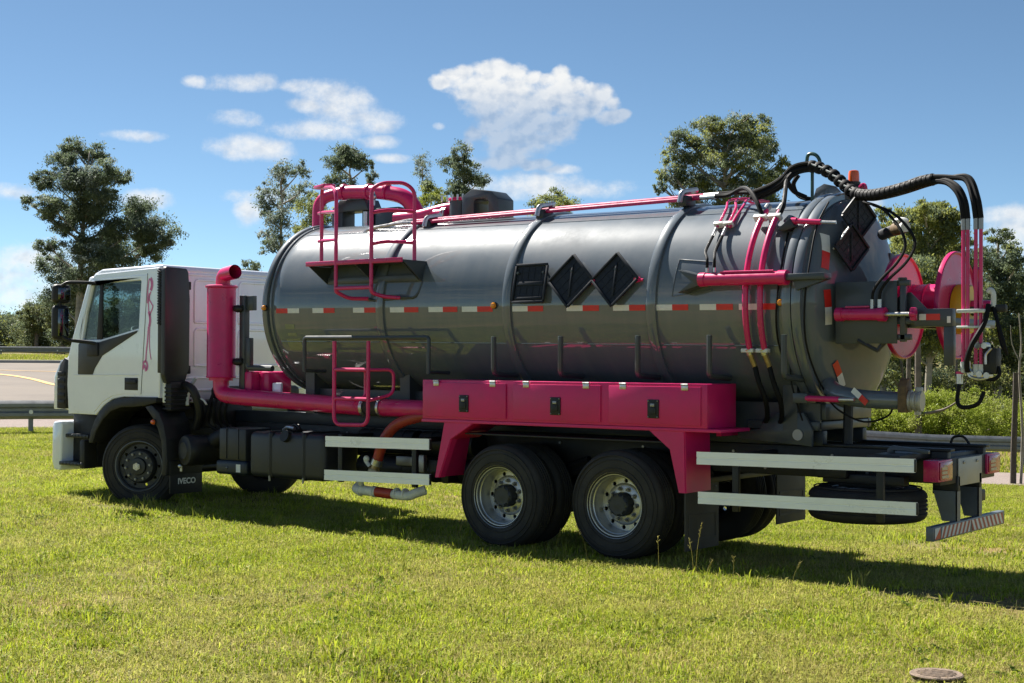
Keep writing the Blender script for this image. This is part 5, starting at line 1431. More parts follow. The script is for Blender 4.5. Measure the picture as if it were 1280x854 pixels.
# ---- red suction hose and valve by the side guard ---------------------------------------------
def build_drain():
    mb = MB('red_hose'); mb.tube([(-.95, -.98, 1.26), (-1.22, -1.02, 1.235), (-1.48, -1.05, 1.15), (-1.63, -1.06, 1.01), (-1.71, -1.06, .86), (-1.745, -1.06, .76)], .058, 16, smooth=6); h = mb.build('red_hose', TK)
    mb = MB('steel'); mb.cyl((-1.735, -1.06, .775), (-1.76, -1.06, .715), .066, 16); mb.build('hose_clamp', h)
    mb = MB('brass'); mb.tube([(-1.755, -1.06, .73), (-1.80, -1.06, .64), (-1.83, -1.06, .56)], .048, 14, smooth=3); mb.sphere((-1.80, -1.06, .64), .065); mb.build('ball_valve', h)
    mb = MB('white_pipe'); mb.tube([(-1.82, -1.1, .70), (-1.86, -1.12, .76), (-1.85, -1.12, .80)], .022, 8, smooth=4); mb.sphere((-1.85, -1.12, .78), .034); mb.tube([(-1.8, -1.1, .62), (-1.9, -1.12, .56), (-1.95, -1.1, .50)], .03, 10, smooth=4); mb.build('valve_lever', h)
    mb = MB('white_pipe', 'red_hose')
    mb.tube([(-2.0, -1.02, .50), (-2.04, -1.05, .46), (-2.0, -1.08, .44), (-1.72, -1.08, .43)], .052, 14, smooth=5)
    mb.use('red_hose').cyl((-1.73, -1.08, .43), (-1.50, -1.08, .42), .056, 14)
    mb.use('white_pipe').tube([(-1.51, -1.08, .42), (-1.3, -1.08, .415), (-1.2, -1.05, .45), (-1.12, -1.0, .48)], .05, 14, smooth=5)
    for x in (-1.98, -1.78, -1.46, -1.34): mb.cyl((x, -1.08, .432), (x + .02, -1.08, .432), .06, 14)
    mb.build('drain_pipe', TK)
    mb = MB('bolt_steel', 'chassis_black'); mb.use('chassis_black').box((-1.75, -.75, .62), (-1.1, -.46, .78), .03); mb.box((-1.0, -.9, .55), (-.9, -.5, 1.0), .02); mb.use('bolt_steel').box((-1.22, -1.0, .66), (-1.15, -.94, .84), .008); mb.box((-1.7, -.82, .70), (-1.3, -.76, .80), .01); mb.build('valve_block', TK)
build_drain()
for x0, x1, y, z in ((-2.35, -1.55, -.62, .66), (-1.45, -.72, -.62, .66), (-2.35, -1.55, -.62, .94), (-1.45, -.72, -.62, .94)):  # black cylinders added so the gap behind the side guard stays dark
    mb = MB('chassis_black'); mb.tube([(x0, y, z), (x0 + .03, y, z), (x1 - .03, y, z), (x1, y, z)], .132, 20); 
    for x in (x0 + .15, x1 - .15): mb.cyl((x - .015, y, z), (x + .015, y, z), .137, 20)
    mb.build('dark_filler_cylinder', TK)

# ---- hydraulics on the flank ----------------------------------------------------------------------
def build_flank():
    # long pink cylinder
    mb = MB('pink_paint'); mb.cyl((2.22, -1.10, 2.565), (3.04, -1.10, 2.56), .058, 24); mb.cyl((2.98, -1.10, 2.56), (3.06, -1.10, 2.56), .066, 24); mb.cyl((2.20, -1.10, 2.565), (2.26, -1.10, 2.565), .064, 24)
    cy = mb.build('hydraulic_cylinder', TK)
    mb = MB('pink_paint'); mb.tube([(2.42, -1.13, 2.625), (2.94, -1.13, 2.62)], .010, 6); mb.build('feed_line', cy)
    mb = MB('grey_paint'); mb.prism([(1.98, 2.66), (2.22, 2.60), (2.22, 2.52), (1.98, 2.45), (2.12, 2.55)], 'y', -1.13, -1.09, .004); mb.prism([(1.97, 2.665), (2.20, 2.605), (2.20, 2.595), (1.98, 2.65)], 'y', -1.08, -.92); mb.prism([(1.97, 2.46), (2.20, 2.525), (2.20, 2.515), (1.98, 2.45)], 'y', -1.08, -.95)
    mb.build('cylinder_bracket', cy)
    mb = MB('grey_paint'); path = [tp(1.86, 24, .004), tp(2.22, 22, .004), tp(2.24, 6, .004), tp(1.83, 3, .004)]; mb = MB('bumper_grey'); path = [tp(1.86 + .36 * k / 6, 24 - 2 * k / 6, .003) for k in range(7)] + [tp(2.22 + .02 * k / 5, 22 - 16 * k / 5, .003) for k in range(1, 6)] + [tp(2.24 - .41 * k / 6, 6 - 3 * k / 6, .003) for k in range(1, 7)] + [tp(1.83 + .03 * k / 5, 3 + 21 * k / 5, .003) for k in range(1, 5)]; mb.tube(path, .0045, 5, closed=True); mb.build('doubler_plate', cy)
    mb = MB('grey_paint'); mb.box((3.06, -1.14, 2.535), (3.42, -.99, 2.59), .006); mb.prism([(3.10, 2.535), (3.40, 2.535), (3.12, 2.45)], 'y', -1.06, -1.0); mb.build('cylinder_eye', cy)
    # two fat pink pipes curving down the flank with clamps and hose tails
    for k, x in enumerate((2.60, 2.745)):
        d = .07
        mb = MB('pink_paint'); mb.tube([tp(x + .02 * math.cos(R(ph)) - .0, ph, d) for ph in (53, 46, 40, 32, 24, 16, 8, 0, -8, -16, -24)], .027, 12, smooth=3); p = mb.build('hydraulic_pipe', TK)
        mb = MB('steel'); mb.tube([tp(x, 52, d), tp(x + .01, 57, d + .01)], .032, 10); mb.tube([tp(x, -24, d), tp(x + .01, -27, d)], .032, 10); mb.build('ferrule', p)
        mb = MB('white_pipe'); a = tp(x, 47, d); mb.box(a - Vector((.062, .035, .02)), a + Vector((.062, .03, .02)), .006, Matrix.Rotation(R(-45), 3, 'X')); a = tp(x, -25, d); mb.box(a - Vector((.06, .03, .018)), a + Vector((.06, .03, .018)), .006); mb.build('pipe_clamp', p)
        mb = MB('brass'); mb.tube([tp(x + .01, -27, d), tp(x + .025, -35, d)], .024, 10); mb.build('hose_fitting', p)
        b = tp(x + .025, -34, d)
        mb = MB('hose_rubber'); mb.tube([b, b + Vector((.04, .0, -.14)), b + Vector((.08, .05, -.30)), b + Vector((.03, .18, -.45)), b + Vector((-.06, .3, -.52))], .023, 10, smooth=5); mb.build('hydraulic_hose', p)
    # thin pink pipes over the top
    for k, (x0, x1) in enumerate(((2.16, 2.02), (2.26, 2.10))):
        mb = MB('pink_paint'); mb.tube([tp(x0, 42, .035), tp(x0, 50, .035), tp(x0 - .04, 62, .04), tp(x1, 76, .045), tp(x1 + .02, 90, .05), tp(x1 + .05, 108, .05)], .013, 8, smooth=4)
        if k: mb.tube([tp(x0 + .04, 43, .035), tp(x0 + .04, 52, .035), tp(x0 + .02, 64, .04), tp(x1 + .1, 80, .045), tp(x1 + .12, 100, .05)], .012, 8, smooth=4)
        p = mb.build('hydraulic_pipe', TK)
        mb = MB('white_pipe'); a = tp(x0 + .01, 45.5, .035); mb.box(a - Vector((.045, .03, .016)), a + Vector((.045, .03, .016)), .004, Matrix.Rotation(R(-45), 3, 'X')); mb.build('pipe_clamp', p)
        mb = MB('steel'); mb.tube([tp(x0, 43, .035), tp(x0 + .0, 37, .035)], .015, 8); e = Vector((2.335 + .0 * k, -1.10, 2.64)) if False else Vector((2.27 + .075 * k, -1.10, 2.63)); mb.tube([e, e + Vector((0, 0, .05))], .014, 8); mb.build('hose_fitting', p)
        mb = MB('hose_rubber'); mb.tube([tp(x0, 37.5, .035), tp(x0 + .0, 32, .05), tp(x0 + .02, 25, .10), e + Vector((0, 0, .12)), e + Vector((0, 0, .04))], .014, 8, smooth=5); mb.build('hydraulic_hose', p)
    # small latch cylinder up on the flange
    mb = MB('pink_paint'); mb.cyl((2.97, -.80, 3.075), (3.22, -.78, 3.055), .024, 14); mb.cyl((2.95, -.80, 3.077), (3.0, -.80, 3.073), .032, 14); lc = mb.build('latch_cylinder', TK)
    mb = MB('steel'); mb.cyl((3.20, -.78, 3.057), (3.36, -.77, 3.045), .016, 10); mb.build('rod', lc)
    mb = MB('dark_plastic'); mb.prism([(2.82, 3.0), (2.95, 3.10), (3.0, 3.02), (2.90, 2.99)], 'y', -.84, -.72, .004); mb.build('latch_bracket', lc)
    mb = MB('pink_paint'); mb.cyl((3.12, -.86, 1.515), (3.42, -.84, 1.51), .026, 14); lc = mb.build('latch_cylinder', TK)
    mb = MB('steel'); mb.cyl((3.42, -.84, 1.51), (3.56, -.84, 1.51), .018, 10); mb.build('rod', lc)
    mb = MB('grey_paint'); mb.box((3.0, -.88, 1.47), (3.14, -.70, 1.56), .01); mb.build('latch_bracket', lc)
    # thin black cable down the flange
    for (x, phs, dr) in ((2.905, (38, 28, 14, 2, -10, -22, -34), .02), (3.19, (60, 40, 20, 0, -20, -38, -52), .06)):
        mb = MB('hose_rubber'); mb.tube([tp(x + .02 * math.sin(p * .08), p, dr) for p in phs], .0085, 6, smooth=4); mb.build('cable', TK)
    mb = MB('hose_rubber'); q = tp(3.19, -52, .06); mb.tube([q, q + Vector((.12, .02, -.14)), q + Vector((.35, .05, -.24)), q + Vector((.55, .1, -.18)), q + Vector((.6, .1, -.05))], .0085, 6, smooth=5); q = tp(2.95, -34, .02); mb.tube([q, q + Vector((.02, .0, -.2)), q + Vector((.07, .1, -.5))], .0085, 6, smooth=4); mb.build('cable', TK)
build_flank()

# ---- the rear door's furniture ------------------------------------------------------------------------
def rear_tape(pts, swap=False):
    mb = MB('white_decal', 'red_decal')
    (x0, z0), (x1, z1), y, w = pts
    a, b = Vector((x0, y, z0)), Vector((x1, y, z1)); m = (a + b) / 2; t = (b - a).normalized(); n = Vector((-t.z, 0, t.x)) * w
    for p, q, mm in ((a, m, 'red_decal' if swap else 'white_decal'), (m, b, 'white_decal' if swap else 'red_decal')):
        mb.use(mm); mb.prism([((p - n).x, (p - n).z), ((q - n).x, (q - n).z), ((q + n).x, (q + n).z), ((p + n).x, (p + n).z)], 'y', y, y + .004)
    return mb.build('reflective_tape', RDOOR)
def tape_on_skin(x, p0, p1, swap, w=.035, dr=.004):
    mb = MB('white_decal', 'red_decal'); pm = (p0 + p1) / 2
    for a, b, m in ((p0, pm, 'red_decal' if swap else 'white_decal'), (pm, p1, 'white_decal' if swap else 'red_decal')):
        mb.use(m)
        for k in range(3):
            u, v = a + (b - a) * k / 3, a + (b - a) * (k + 1) / 3
            mb.poly([tp(x - w, u, dr), tp(x + w, u, dr), tp(x + w, v, dr), tp(x - w, v, dr)])
    return mb.build('reflective_tape', RDOOR, sharp=None)
def dome_tape(p0, p1, w, swap):
    """tape lying on the dished door, between two (y, z) points"""
    def on(y, z):
        q = math.hypot(y, z - tz(3.2)) / (TR - .012)
        s_ = math.sqrt(max(0, 1 - q * q)); return Vector((3.143 + .235 * s_ + .006 * s_, y - .008 * (1 - s_), z))
    mb = MB('white_decal', 'red_decal'); a, b = Vector(p0), Vector(p1); t = (b - a).normalized(); n = Vector((-t.y, t.x)) * w
    for k in range(12):
        u, v = a.lerp(b, k / 12), a.lerp(b, (k + 1) / 12)
        mb.use('red_decal' if (k < 6) == swap else 'white_decal')
        for e in (-1, -.5, 0, .5): mb.poly([on(*(u + n * e)), on(*(v + n * e)), on(*(v + n * (e + .5))), on(*(u + n * (e + .5)))])
    return mb.build('reflective_tape', RDOOR, sharp=None)
dome_tape((-.688, 2.955), (-.780, 2.645), .040, False)
dome_tape((-.778, 2.463), (-.749, 2.157), .040, True)
dome_tape((-.598, 1.829), (-.388, 1.608), .032, True)

def build_rear():
    # diamond placards on the dome
    rotA = Matrix.Rotation(R(70), 4, 'Z')
    placard(3.385, 2.845, .148, True, RDOOR, 0, -.52, rotA)
    placard(3.40, 3.125, .148, True, RDOOR, 0, -.40, rotA)
    mb = MB('grey_paint'); mb.box((3.24, -.56, 2.80), (3.38, -.50, 2.88), .01); mb.box((3.24, -.44, 3.02), (3.39, -.38, 3.09), .01); mb.build('placard_mount', RDOOR)
    mb = MB('steel'); mb.tube([(3.30, -.70, 2.82), (3.41, -.62, 3.01)], .008, 6); mb.build('retaining_rod', RDOOR)
    # side plate box and gate frame holding the reel
    mb = MB('grey_paint')
    mb.box((3.46, -1.0, 1.985), (4.02, -.985, 2.52), .004); mb.box((3.46, -.985, 1.985), (3.475, -.80, 2.52)); mb.box((3.46, -.985, 2.505), (4.02, -.70, 2.52))
    mb.build('side_plate', TK)
    mb = MB('grey_paint')
    mb.box((3.98, -.98, 2.475), (4.12, -.93, 2.525), .006); mb.box((4.035, -.98, 2.00), (4.085, -.93, 2.48), .006); mb.box((3.80, -.98, 2.015), (4.13, -.93, 2.065), .006)
    mb.box((3.75, -.97, 2.15), (4.2, -.92, 2.20), .006)
    mb.prism([(3.86, 2.26), (4.03, 2.42), (4.10, 2.42), (4.24, 2.28), (4.24, 2.18), (3.86, 2.18)], 'y', -.90, -.885)
    gf = mb.build('gate_frame', TK)
    mb = MB('dark_plastic'); mb.cyl((4.05, -.955, 2.525), (4.05, -.955, 2.545), .04, 12); mb.build('hinge_pin', gf)
    mb = MB('grey_paint')
    mb.box((4.17, -1.0, 2.125), (4.50, -.92, 2.275), .006); mb.box((4.42, -.99, 1.80), (4.505, -.93, 2.13), .006)
    mb.box((4.05, -.9, 2.12), (4.15, .5, 2.2), .006); mb.box((4.40, -.93, 2.13), (4.48, .1, 2.20), .006)
    bm_ = mb.build('swing_beam', TK)
    mb = MB('white_decal', 'red_decal'); mb.use('white_decal').box((4.215, -1.0035, 2.18), (4.275, -1.0, 2.232)); mb.use('red_decal').box((4.275, -1.0035, 2.18), (4.395, -1.0, 2.232)); mb.use('white_decal').box((4.455, -1.0035, 2.155), (4.485, -1.0, 2.21)); mb.build('reflective_tape', bm_)
    # gate cylinder
    mb = MB('pink_paint'); mb.cyl((3.545, -1.06, 2.237), (3.93, -1.06, 2.232), .052, 22); mb.cyl((3.50, -1.06, 2.238), (3.56, -1.06, 2.237), .06, 22); mb.cyl((3.88, -1.06, 2.232), (3.945, -1.06, 2.232), .06, 22); mb.tube([(3.58, -1.06, 2.30), (3.80, -1.06, 2.30)], .009, 6)
    gc = mb.build('gate_cylinder', TK)
    mb = MB('steel'); mb.cyl((3.93, -1.06, 2.232), (4.19, -1.06, 2.23), .02, 14); mb.build('rod', gc)
    mb = MB('pink_paint'); mb.box((4.165, -1.09, 2.175), (4.215, -1.03, 2.285), .012); mb.sphere((4.19, -1.09, 2.23), .03); mb.build('rod_eye', gc)
    for o in ([q for q in TK.children if q.name.split('.')[0] in ('side_plate', 'gate_frame', 'swing_beam', 'gate_cylinder')]): o.location = (-.115, .25, .006)
    # small hoses to the gate cylinder
    for k, (x, pts) in enumerate(((3.825, [(3.62, -.78, 3.23), (3.83, -.86, 3.15), (4.02, -.95, 2.97), (4.085, -.98, 2.81), (4.03, -1.02, 2.67), (3.90, -1.05, 2.53), (3.835, -1.06, 2.43), (3.825, -1.06, 2.33)]),
                                  (3.89, [(3.70, -.76, 3.20), (3.92, -.86, 3.11), (4.10, -.95, 2.96), (4.17, -.98, 2.82), (4.11, -1.02, 2.67), (3.97, -1.05, 2.53), (3.90, -1.06, 2.43), (3.89, -1.06, 2.33)]))):
        mb = MB('hose_rubber'); mb.tube(pts, .0125, 8, smooth=6); h = mb.build('hydraulic_hose', TK); h.location = (-.115, .25, .006)
        mb = MB('steel'); mb.tube([(x, -1.06, 2.36), (x, -1.06, 2.27)], .017, 8); mb.build('hose_fitting', h)
    # hose reel, axis along the truck
    mb = MB('pink_paint'); mb.lathe([(.19, 3.66), (.19, 4.14)], (0, 0, 2.335), (1, 0, 0), 48)
    for z in (3.75, 3.9, 4.05): mb.lathe([(.19, z - .012), (.197, z), (.19, z + .012)], (0, 0, 2.335), (1, 0, 0), 48)
    mb.tube([(3.4, 0, 2.335), (4.45, 0, 2.335)], .04, 14)
    reel = mb.build('hose_reel', TK)
    for x in (3.655, 4.14):
        mb = MB('pink_paint'); mb.lathe([(.10, -.008), (.445, -.008), (.452, -.020), (.462, -.024), (.472, -.018), (.474, 0), (.472, .018), (.462, .024), (.452, .020), (.445, .008), (.10, .008)], (x, 0, 2.335), (1, 0, 0), 64, closed_prof=True)
        mb.build('reel_disc', reel)
    mb = MB('yellow_paint'); mb.lathe([(0.001, .12), (.20, .12), (.215, .10), (.22, .03), (.22, 0), (.01, 0)], (4.155, .02, 2.30), (1, 0, 0), 40); mb.build('reel_drive', reel)
    mb = MB('grey_paint'); mb.cyl((4.275, .02, 2.30), (4.33, .02, 2.30), .06, 18); mb.build('drive_cap', reel)
    # vertical pink pipes at the tail
    for k, (x, y) in enumerate(((4.532, -.90), (4.566, -.895), (4.632, -.895), (4.672, -.89))):
        zt = 2.93; zb = 1.81 - .02 * (k > 1)
        mb = MB('pink_paint'); mb.cyl((x, y, zb), (x, y, zt), .0155, 12); p = mb.build('hydraulic_pipe', TK)
        mb = MB('bolt_steel'); mb.cyl((x, y, zt - .02), (x, y, zt + .08), .020, 12); mb.build('ferrule', p)
        mb = MB('white_pipe'); mb.cyl((x, y, zb - .06), (x, y, zb + .03), .024, 10); mb.build('hose_fitting', p)
    mb = MB('pink_paint'); mb.tube([(4.62, -.84, 2.60), (4.60, -.80, 2.5), (4.63, -.84, 2.40), (4.645, -.85, 2.25)], .03, 8, smooth=4); mb.build('pipe_brace', TK)
    mb = MB('white_pipe'); mb.box((4.49, -.95, 2.235), (4.72, -.80, 2.265), .006); mb.box((4.49, -.95, 2.11), (4.72, -.80, 2.13), .006); mb.build('pipe_clamp', TK)
    # valve block and loose hoses at the foot of the pipes
    mb = MB('black_plastic', 'steel', 'pink_paint')
    mb.box((4.69, -.90, 1.74), (4.80, -.78, 1.95), .01); mb.box((4.70, -.86, 2.24), (4.86, -.80, 2.30), .01)
    mb.use('steel')
    for (x, z) in ((4.655, 1.97), (4.71, 1.97), (4.60, 1.74), (4.67, 1.74), (4.73, 1.73)): mb.cyl((x, -.93, z), (x, -.84, z), .026, 10)
    mb.tube(round_path([(4.76, -.9, 1.95), (4.72, -.92, 1.90), (4.72, -.92, 1.82)], .02), .012, 8)
    mb.tube([(4.59, -.9, 1.78), (4.60, -.92, 1.72), (4.68, -.92, 1.70), (4.75, -.9, 1.72)], .016, 8, smooth=4)
    mb.use('pink_paint').cyl((4.50, -.9, 1.74), (4.50, -.9, 1.76), .03, 12); mb.use('steel').cyl((4.50, -.9, 1.66), (4.50, -.9, 1.74), .028, 12)
    mb.build('valve_block', TK)
    mb = MB('white_pipe'); mb.tube([(4.715, -.85, 2.40), (4.74, -.85, 2.42), (4.76, -.85, 2.38), (4.76, -.85, 2.28)], .022, 8, smooth=4); mb.build('swivel', TK)
    for pts, rr in (([(4.73, -.88, 2.30), (4.72, -.95, 2.15), (4.64, -1.0, 1.98), (4.59, -.98, 1.85), (4.58, -.94, 1.76)], .022),
                    ([(4.76, -.86, 2.28), (4.82, -.92, 2.15), (4.88, -.95, 1.98), (4.89, -.92, 1.90)], .015),
                    ([(4.77, -.85, 2.28), (4.80, -.84, 2.1), (4.83, -.86, 1.98), (4.88, -.9, 1.92)], .015),
                    ([(4.50, -.9, 1.66), (4.49, -.92, 1.52), (4.54, -.93, 1.47), (4.66, -.93, 1.50), (4.70, -.9, 1.60)], .018),
                    ([(4.80, -.86, 1.80), (4.82, -.88, 1.74), (4.78, -.9, 1.70), (4.72, -.9, 1.70)], .016)):
        mb = MB('hose_rubber'); mb.tube(pts, rr, 8, smooth=6); mb.build('hydraulic_hose', TK)
    # top: loop mast, lifting plate, beacon
    mb = MB('cable_green'); mb.tube([(2.86, -.2, 3.30), (2.86, -.2, 3.60)], .016, 8)
    mb.tube(round_path([(2.80, -.2, 3.60), (2.80, -.2, 3.66), (2.815, -.2, 3.755), (2.89, -.2, 3.745), (2.935, -.2, 3.69), (2.94, -.2, 3.60)], .05), .017, 10)
    mb.build('hose_mast', TK)
    mb = MB('tank_paint', 'grey_paint'); mb.prism([(2.77, 3.33), (2.81, 3.45), (2.89, 3.49), (3.0, 3.46), (3.10, 3.35)], 'y', -.02, .02, .006); mb.build('lifting_plate', TK)
    mb = MB('dark_plastic'); mb.cyl((3.18, 0, 3.33), (3.18, 0, 3.46), .03, 12); mb.lathe([(.0, 3.46), (.06, 3.46), (.062, 3.485), (.0, 3.49)], (3.178, 0, 0), (0, 0, 1), 24); mb.box((3.2, -.06, 3.38), (3.28, .06, 3.46), .01); bc = mb.build('beacon', TK)
    mb = MB('orange_lens'); mb.lathe([(.052, 3.488), (.050, 3.56), (.044, 3.588), (.03, 3.594), (.001, 3.595)], (3.178, 0, 0), (0, 0, 1), 24); mb.build('lens', bc)
    mb = MB('pink_paint'); mb.tube([(3.25, -.05, 3.36), (3.27, -.06, 3.43), (3.31, -.06, 3.44), (3.32, -.05, 3.36)], .02, 8, smooth=4); mb.build('manifold', TK)
    # thick hose bundle from the top pipes over the mast to the tail
    def bundle_pts(dx, dy, dz):
        base = [(2.32, -.36, 3.36), (2.50, -.33, 3.42), (2.62, -.31, 3.49), (2.70, -.29, 3.575), (2.80, -.24, 3.61), (2.92, -.22, 3.60), (3.08, -.25, 3.52), (3.22, -.30, 3.41), (3.36, -.38, 3.32), (3.55, -.52, 3.275), (3.75, -.64, 3.27), (3.95, -.70, 3.295), (4.15, -.74, 3.335), (4.30, -.78, 3.33), (4.42, -.82, 3.26), (4.50, -.86, 3.14), (4.52 , -.89, 3.03)]
        n = len(base) - 1
        out = []
        for i, (x, y, z) in enumerate(base):
            t = i / n; f = max(0.0, (t - .72) / .28)
            out.append((x + dx * .3 + dx * f * 0, y + dy, z + dz))
        return out
    ends = [(4.532, -.90, 3.0), (4.566, -.895, 3.0), (4.632, -.895, 3.0), (4.672, -.89, 3.0)]
    for k, (dy, dz) in enumerate(((-.025, .0), (.02, .025), (-.015, .045), (.03, -.01))):
        pts = bundle_pts(0, dy, dz)[:13]
        e = ends[k]
        if k < 2: pts += [(4.33 + .02 * k, -.80, 3.325 + .01 * k), (4.45 + .03 * k, -.87, 3.25 + .01 * k), (e[0] - .02, e[1], 3.14), e]
        else: pts += [(4.33 + .03 * k, -.79, 3.36), (4.53 + .03 * (k - 2), -.83, 3.29 + .015 * k), (e[0] - .025, e[1], 3.16), e]
        mb = MB('hose_rubber'); mb.tube(pts, .0225, 8, smooth=6); h = mb.build('bundle_hose', TK)
    # spiral guards round the bundle
    B = spline([Vector(p) + Vector((0, 0, .018)) for p in bundle_pts(0, 0, 0)], 8)
    def wrap(i, r, w, name, m):
        p = B[i]; t = (B[i + 1] - B[i - 1]).normalized(); mb = MB(m)
        mb.lathe([(r, -w), (r + .006, -w * .6), (r + .006, w * .6), (r, w)], p, t, 18); mb.build(name, TK)
    for i in range(37, 68, 4): wrap(i, .052, .028, 'bundle_wrap', 'hose_rubber')
    mb = MB('hose_rubber'); mb.tube(B[66:101], .048, 14)
    mb.build('spiral_guard', TK)
    for i in range(67, 100, 2): wrap(i, .0465, .016, 'bundle_wrap', 'hose_rubber')
    mb = MB('white_pipe')
    for i in range(39, 64, 4):
        p = B[i]; mb.tube([p + Vector((-.02, -.05, .022)), p + Vector((.03, -.054, .0))], .008, 6)
    mb.build('bundle_tie', TK)
    # tails joining the bundle
    for pts in ([(1.88, -.295, 3.41), (2.05, -.30, 3.415), (2.25, -.42, 3.45), (2.42, -.58, 3.40), (2.55, -.68, 3.27), (2.62, -.71, 3.14)],
                [(1.88, -.22, 3.44), (2.1, -.22, 3.44), (2.35, -.28, 3.43), (2.55, -.30, 3.50), (2.70, -.28, 3.58), (2.82, -.24, 3.60)],
                [(2.77, -.71, 3.12), (2.80, -.66, 3.24), (2.74, -.5, 3.40), (2.70, -.38, 3.50), (2.76, -.28, 3.58), (2.88, -.23, 3.61)],
                [(2.72, -.2, 3.56), (2.66, -.18, 3.48), (2.68, -.1, 3.38), (2.78, .02, 3.35)],
                [(2.72, -.34, 3.56), (2.70, -.38, 3.5), (2.74, -.34, 3.40), (2.84, -.28, 3.34)]):
        mb = MB('hose_rubber'); mb.tube(pts, .0215, 8, smooth=6); mb.build('hydraulic_hose', TK)
    # vent pipe at the top of the door and small valve
    mb = MB('dark_plastic'); mb.cyl((3.50, -.1, 2.98), (3.74, -.35, 3.0), .05, 18); v = mb.build('vent_pipe', TK)
    mb = MB('clamp_brown', 'white_pipe'); mb.cyl((3.72, -.33, 3.0), (3.84, -.45, 3.005), .058, 16); mb.use('white_pipe').sphere((3.80, -.42, 3.06), .05, (1.5, 1, .7)); mb.cyl((3.83, -.45, 3.0), (3.88, -.5, 3.0), .045, 14); mb.build('vent_valve', v)
    mb = MB('dark_plastic'); mb.box((3.22, .50, 2.62), (3.32, .60, 2.86), .01); mb.cyl((3.30, .55, 2.66), (3.38, .55, 2.66), .03, 10); mb.build('sight_glass', TK)
    # outlet pipe low on the door
    mb = MB('tank_paint'); mb.tube([(3.20, -.58, 1.62), (3.36, -.68, 1.55), (3.60, -.68, 1.515), (3.93, -.65, 1.505)], .078, 20, smooth=5); op = mb.build('outlet_pipe', TK)
    mb = MB('clamp_brown'); mb.prism([(-.105, -.10), (-.105, .12), (-.05, .18), (.03, .19), (.085, .13), (.105, -.10)], 'x', 0, .075, .01)
    for v in mb.bm.verts: v.co = Matrix.Translation((3.90, -.652, 1.507)) @ Matrix.Rotation(R(6), 4, 'Z') @ v.co
    mb.build('gate_valve', op)
    mb = MB('panel_grey'); t = Vector((1, .1, -.02)).normalized(); p = Vector((3.975, -.645, 1.505))
    mb.lathe([(.06, 0), (.092, 0), (.092, .018), (.076, .022), (.076, .04), (.09, .045), (.094, .06), (.078, .066), (.078, .085), (.09, .09), (.085, .11), (.0, .11)], p, t, 28); mb.box(p + t * .07 + Vector((-.02, -.02, .06)), p + t * .07 + Vector((.04, .03, .12)), .008); mb.box(p + t * .07 + Vector((-.02, -.02, -.12)), p + t * .07 + Vector((.02, .03, -.07)), .008); mb.build('coupling', op)
    mb = MB('white_decal', 'red_decal'); mb.use('white_decal').prism([(3.50, 1.575), (3.57, 1.515), (3.60, 1.555), (3.53, 1.615)], 'y', -.775, -.77); mb.use('red_decal').prism([(3.57, 1.515), (3.63, 1.46), (3.66, 1.50), (3.60, 1.555)], 'y', -.775, -.77); mb.build('reflective_tape', op)
    # small stays below the door
    mb = MB('dark_plastic'); mb.tube([(3.55, -.75, 2.02), (3.72, -.72, 1.93), (3.78, -.7, 2.0)], .018, 8); mb.tube([(3.72, -.72, 1.93), (3.80, -.70, 2.06)], .018, 8); mb.build('door_stay', TK)
build_rear()
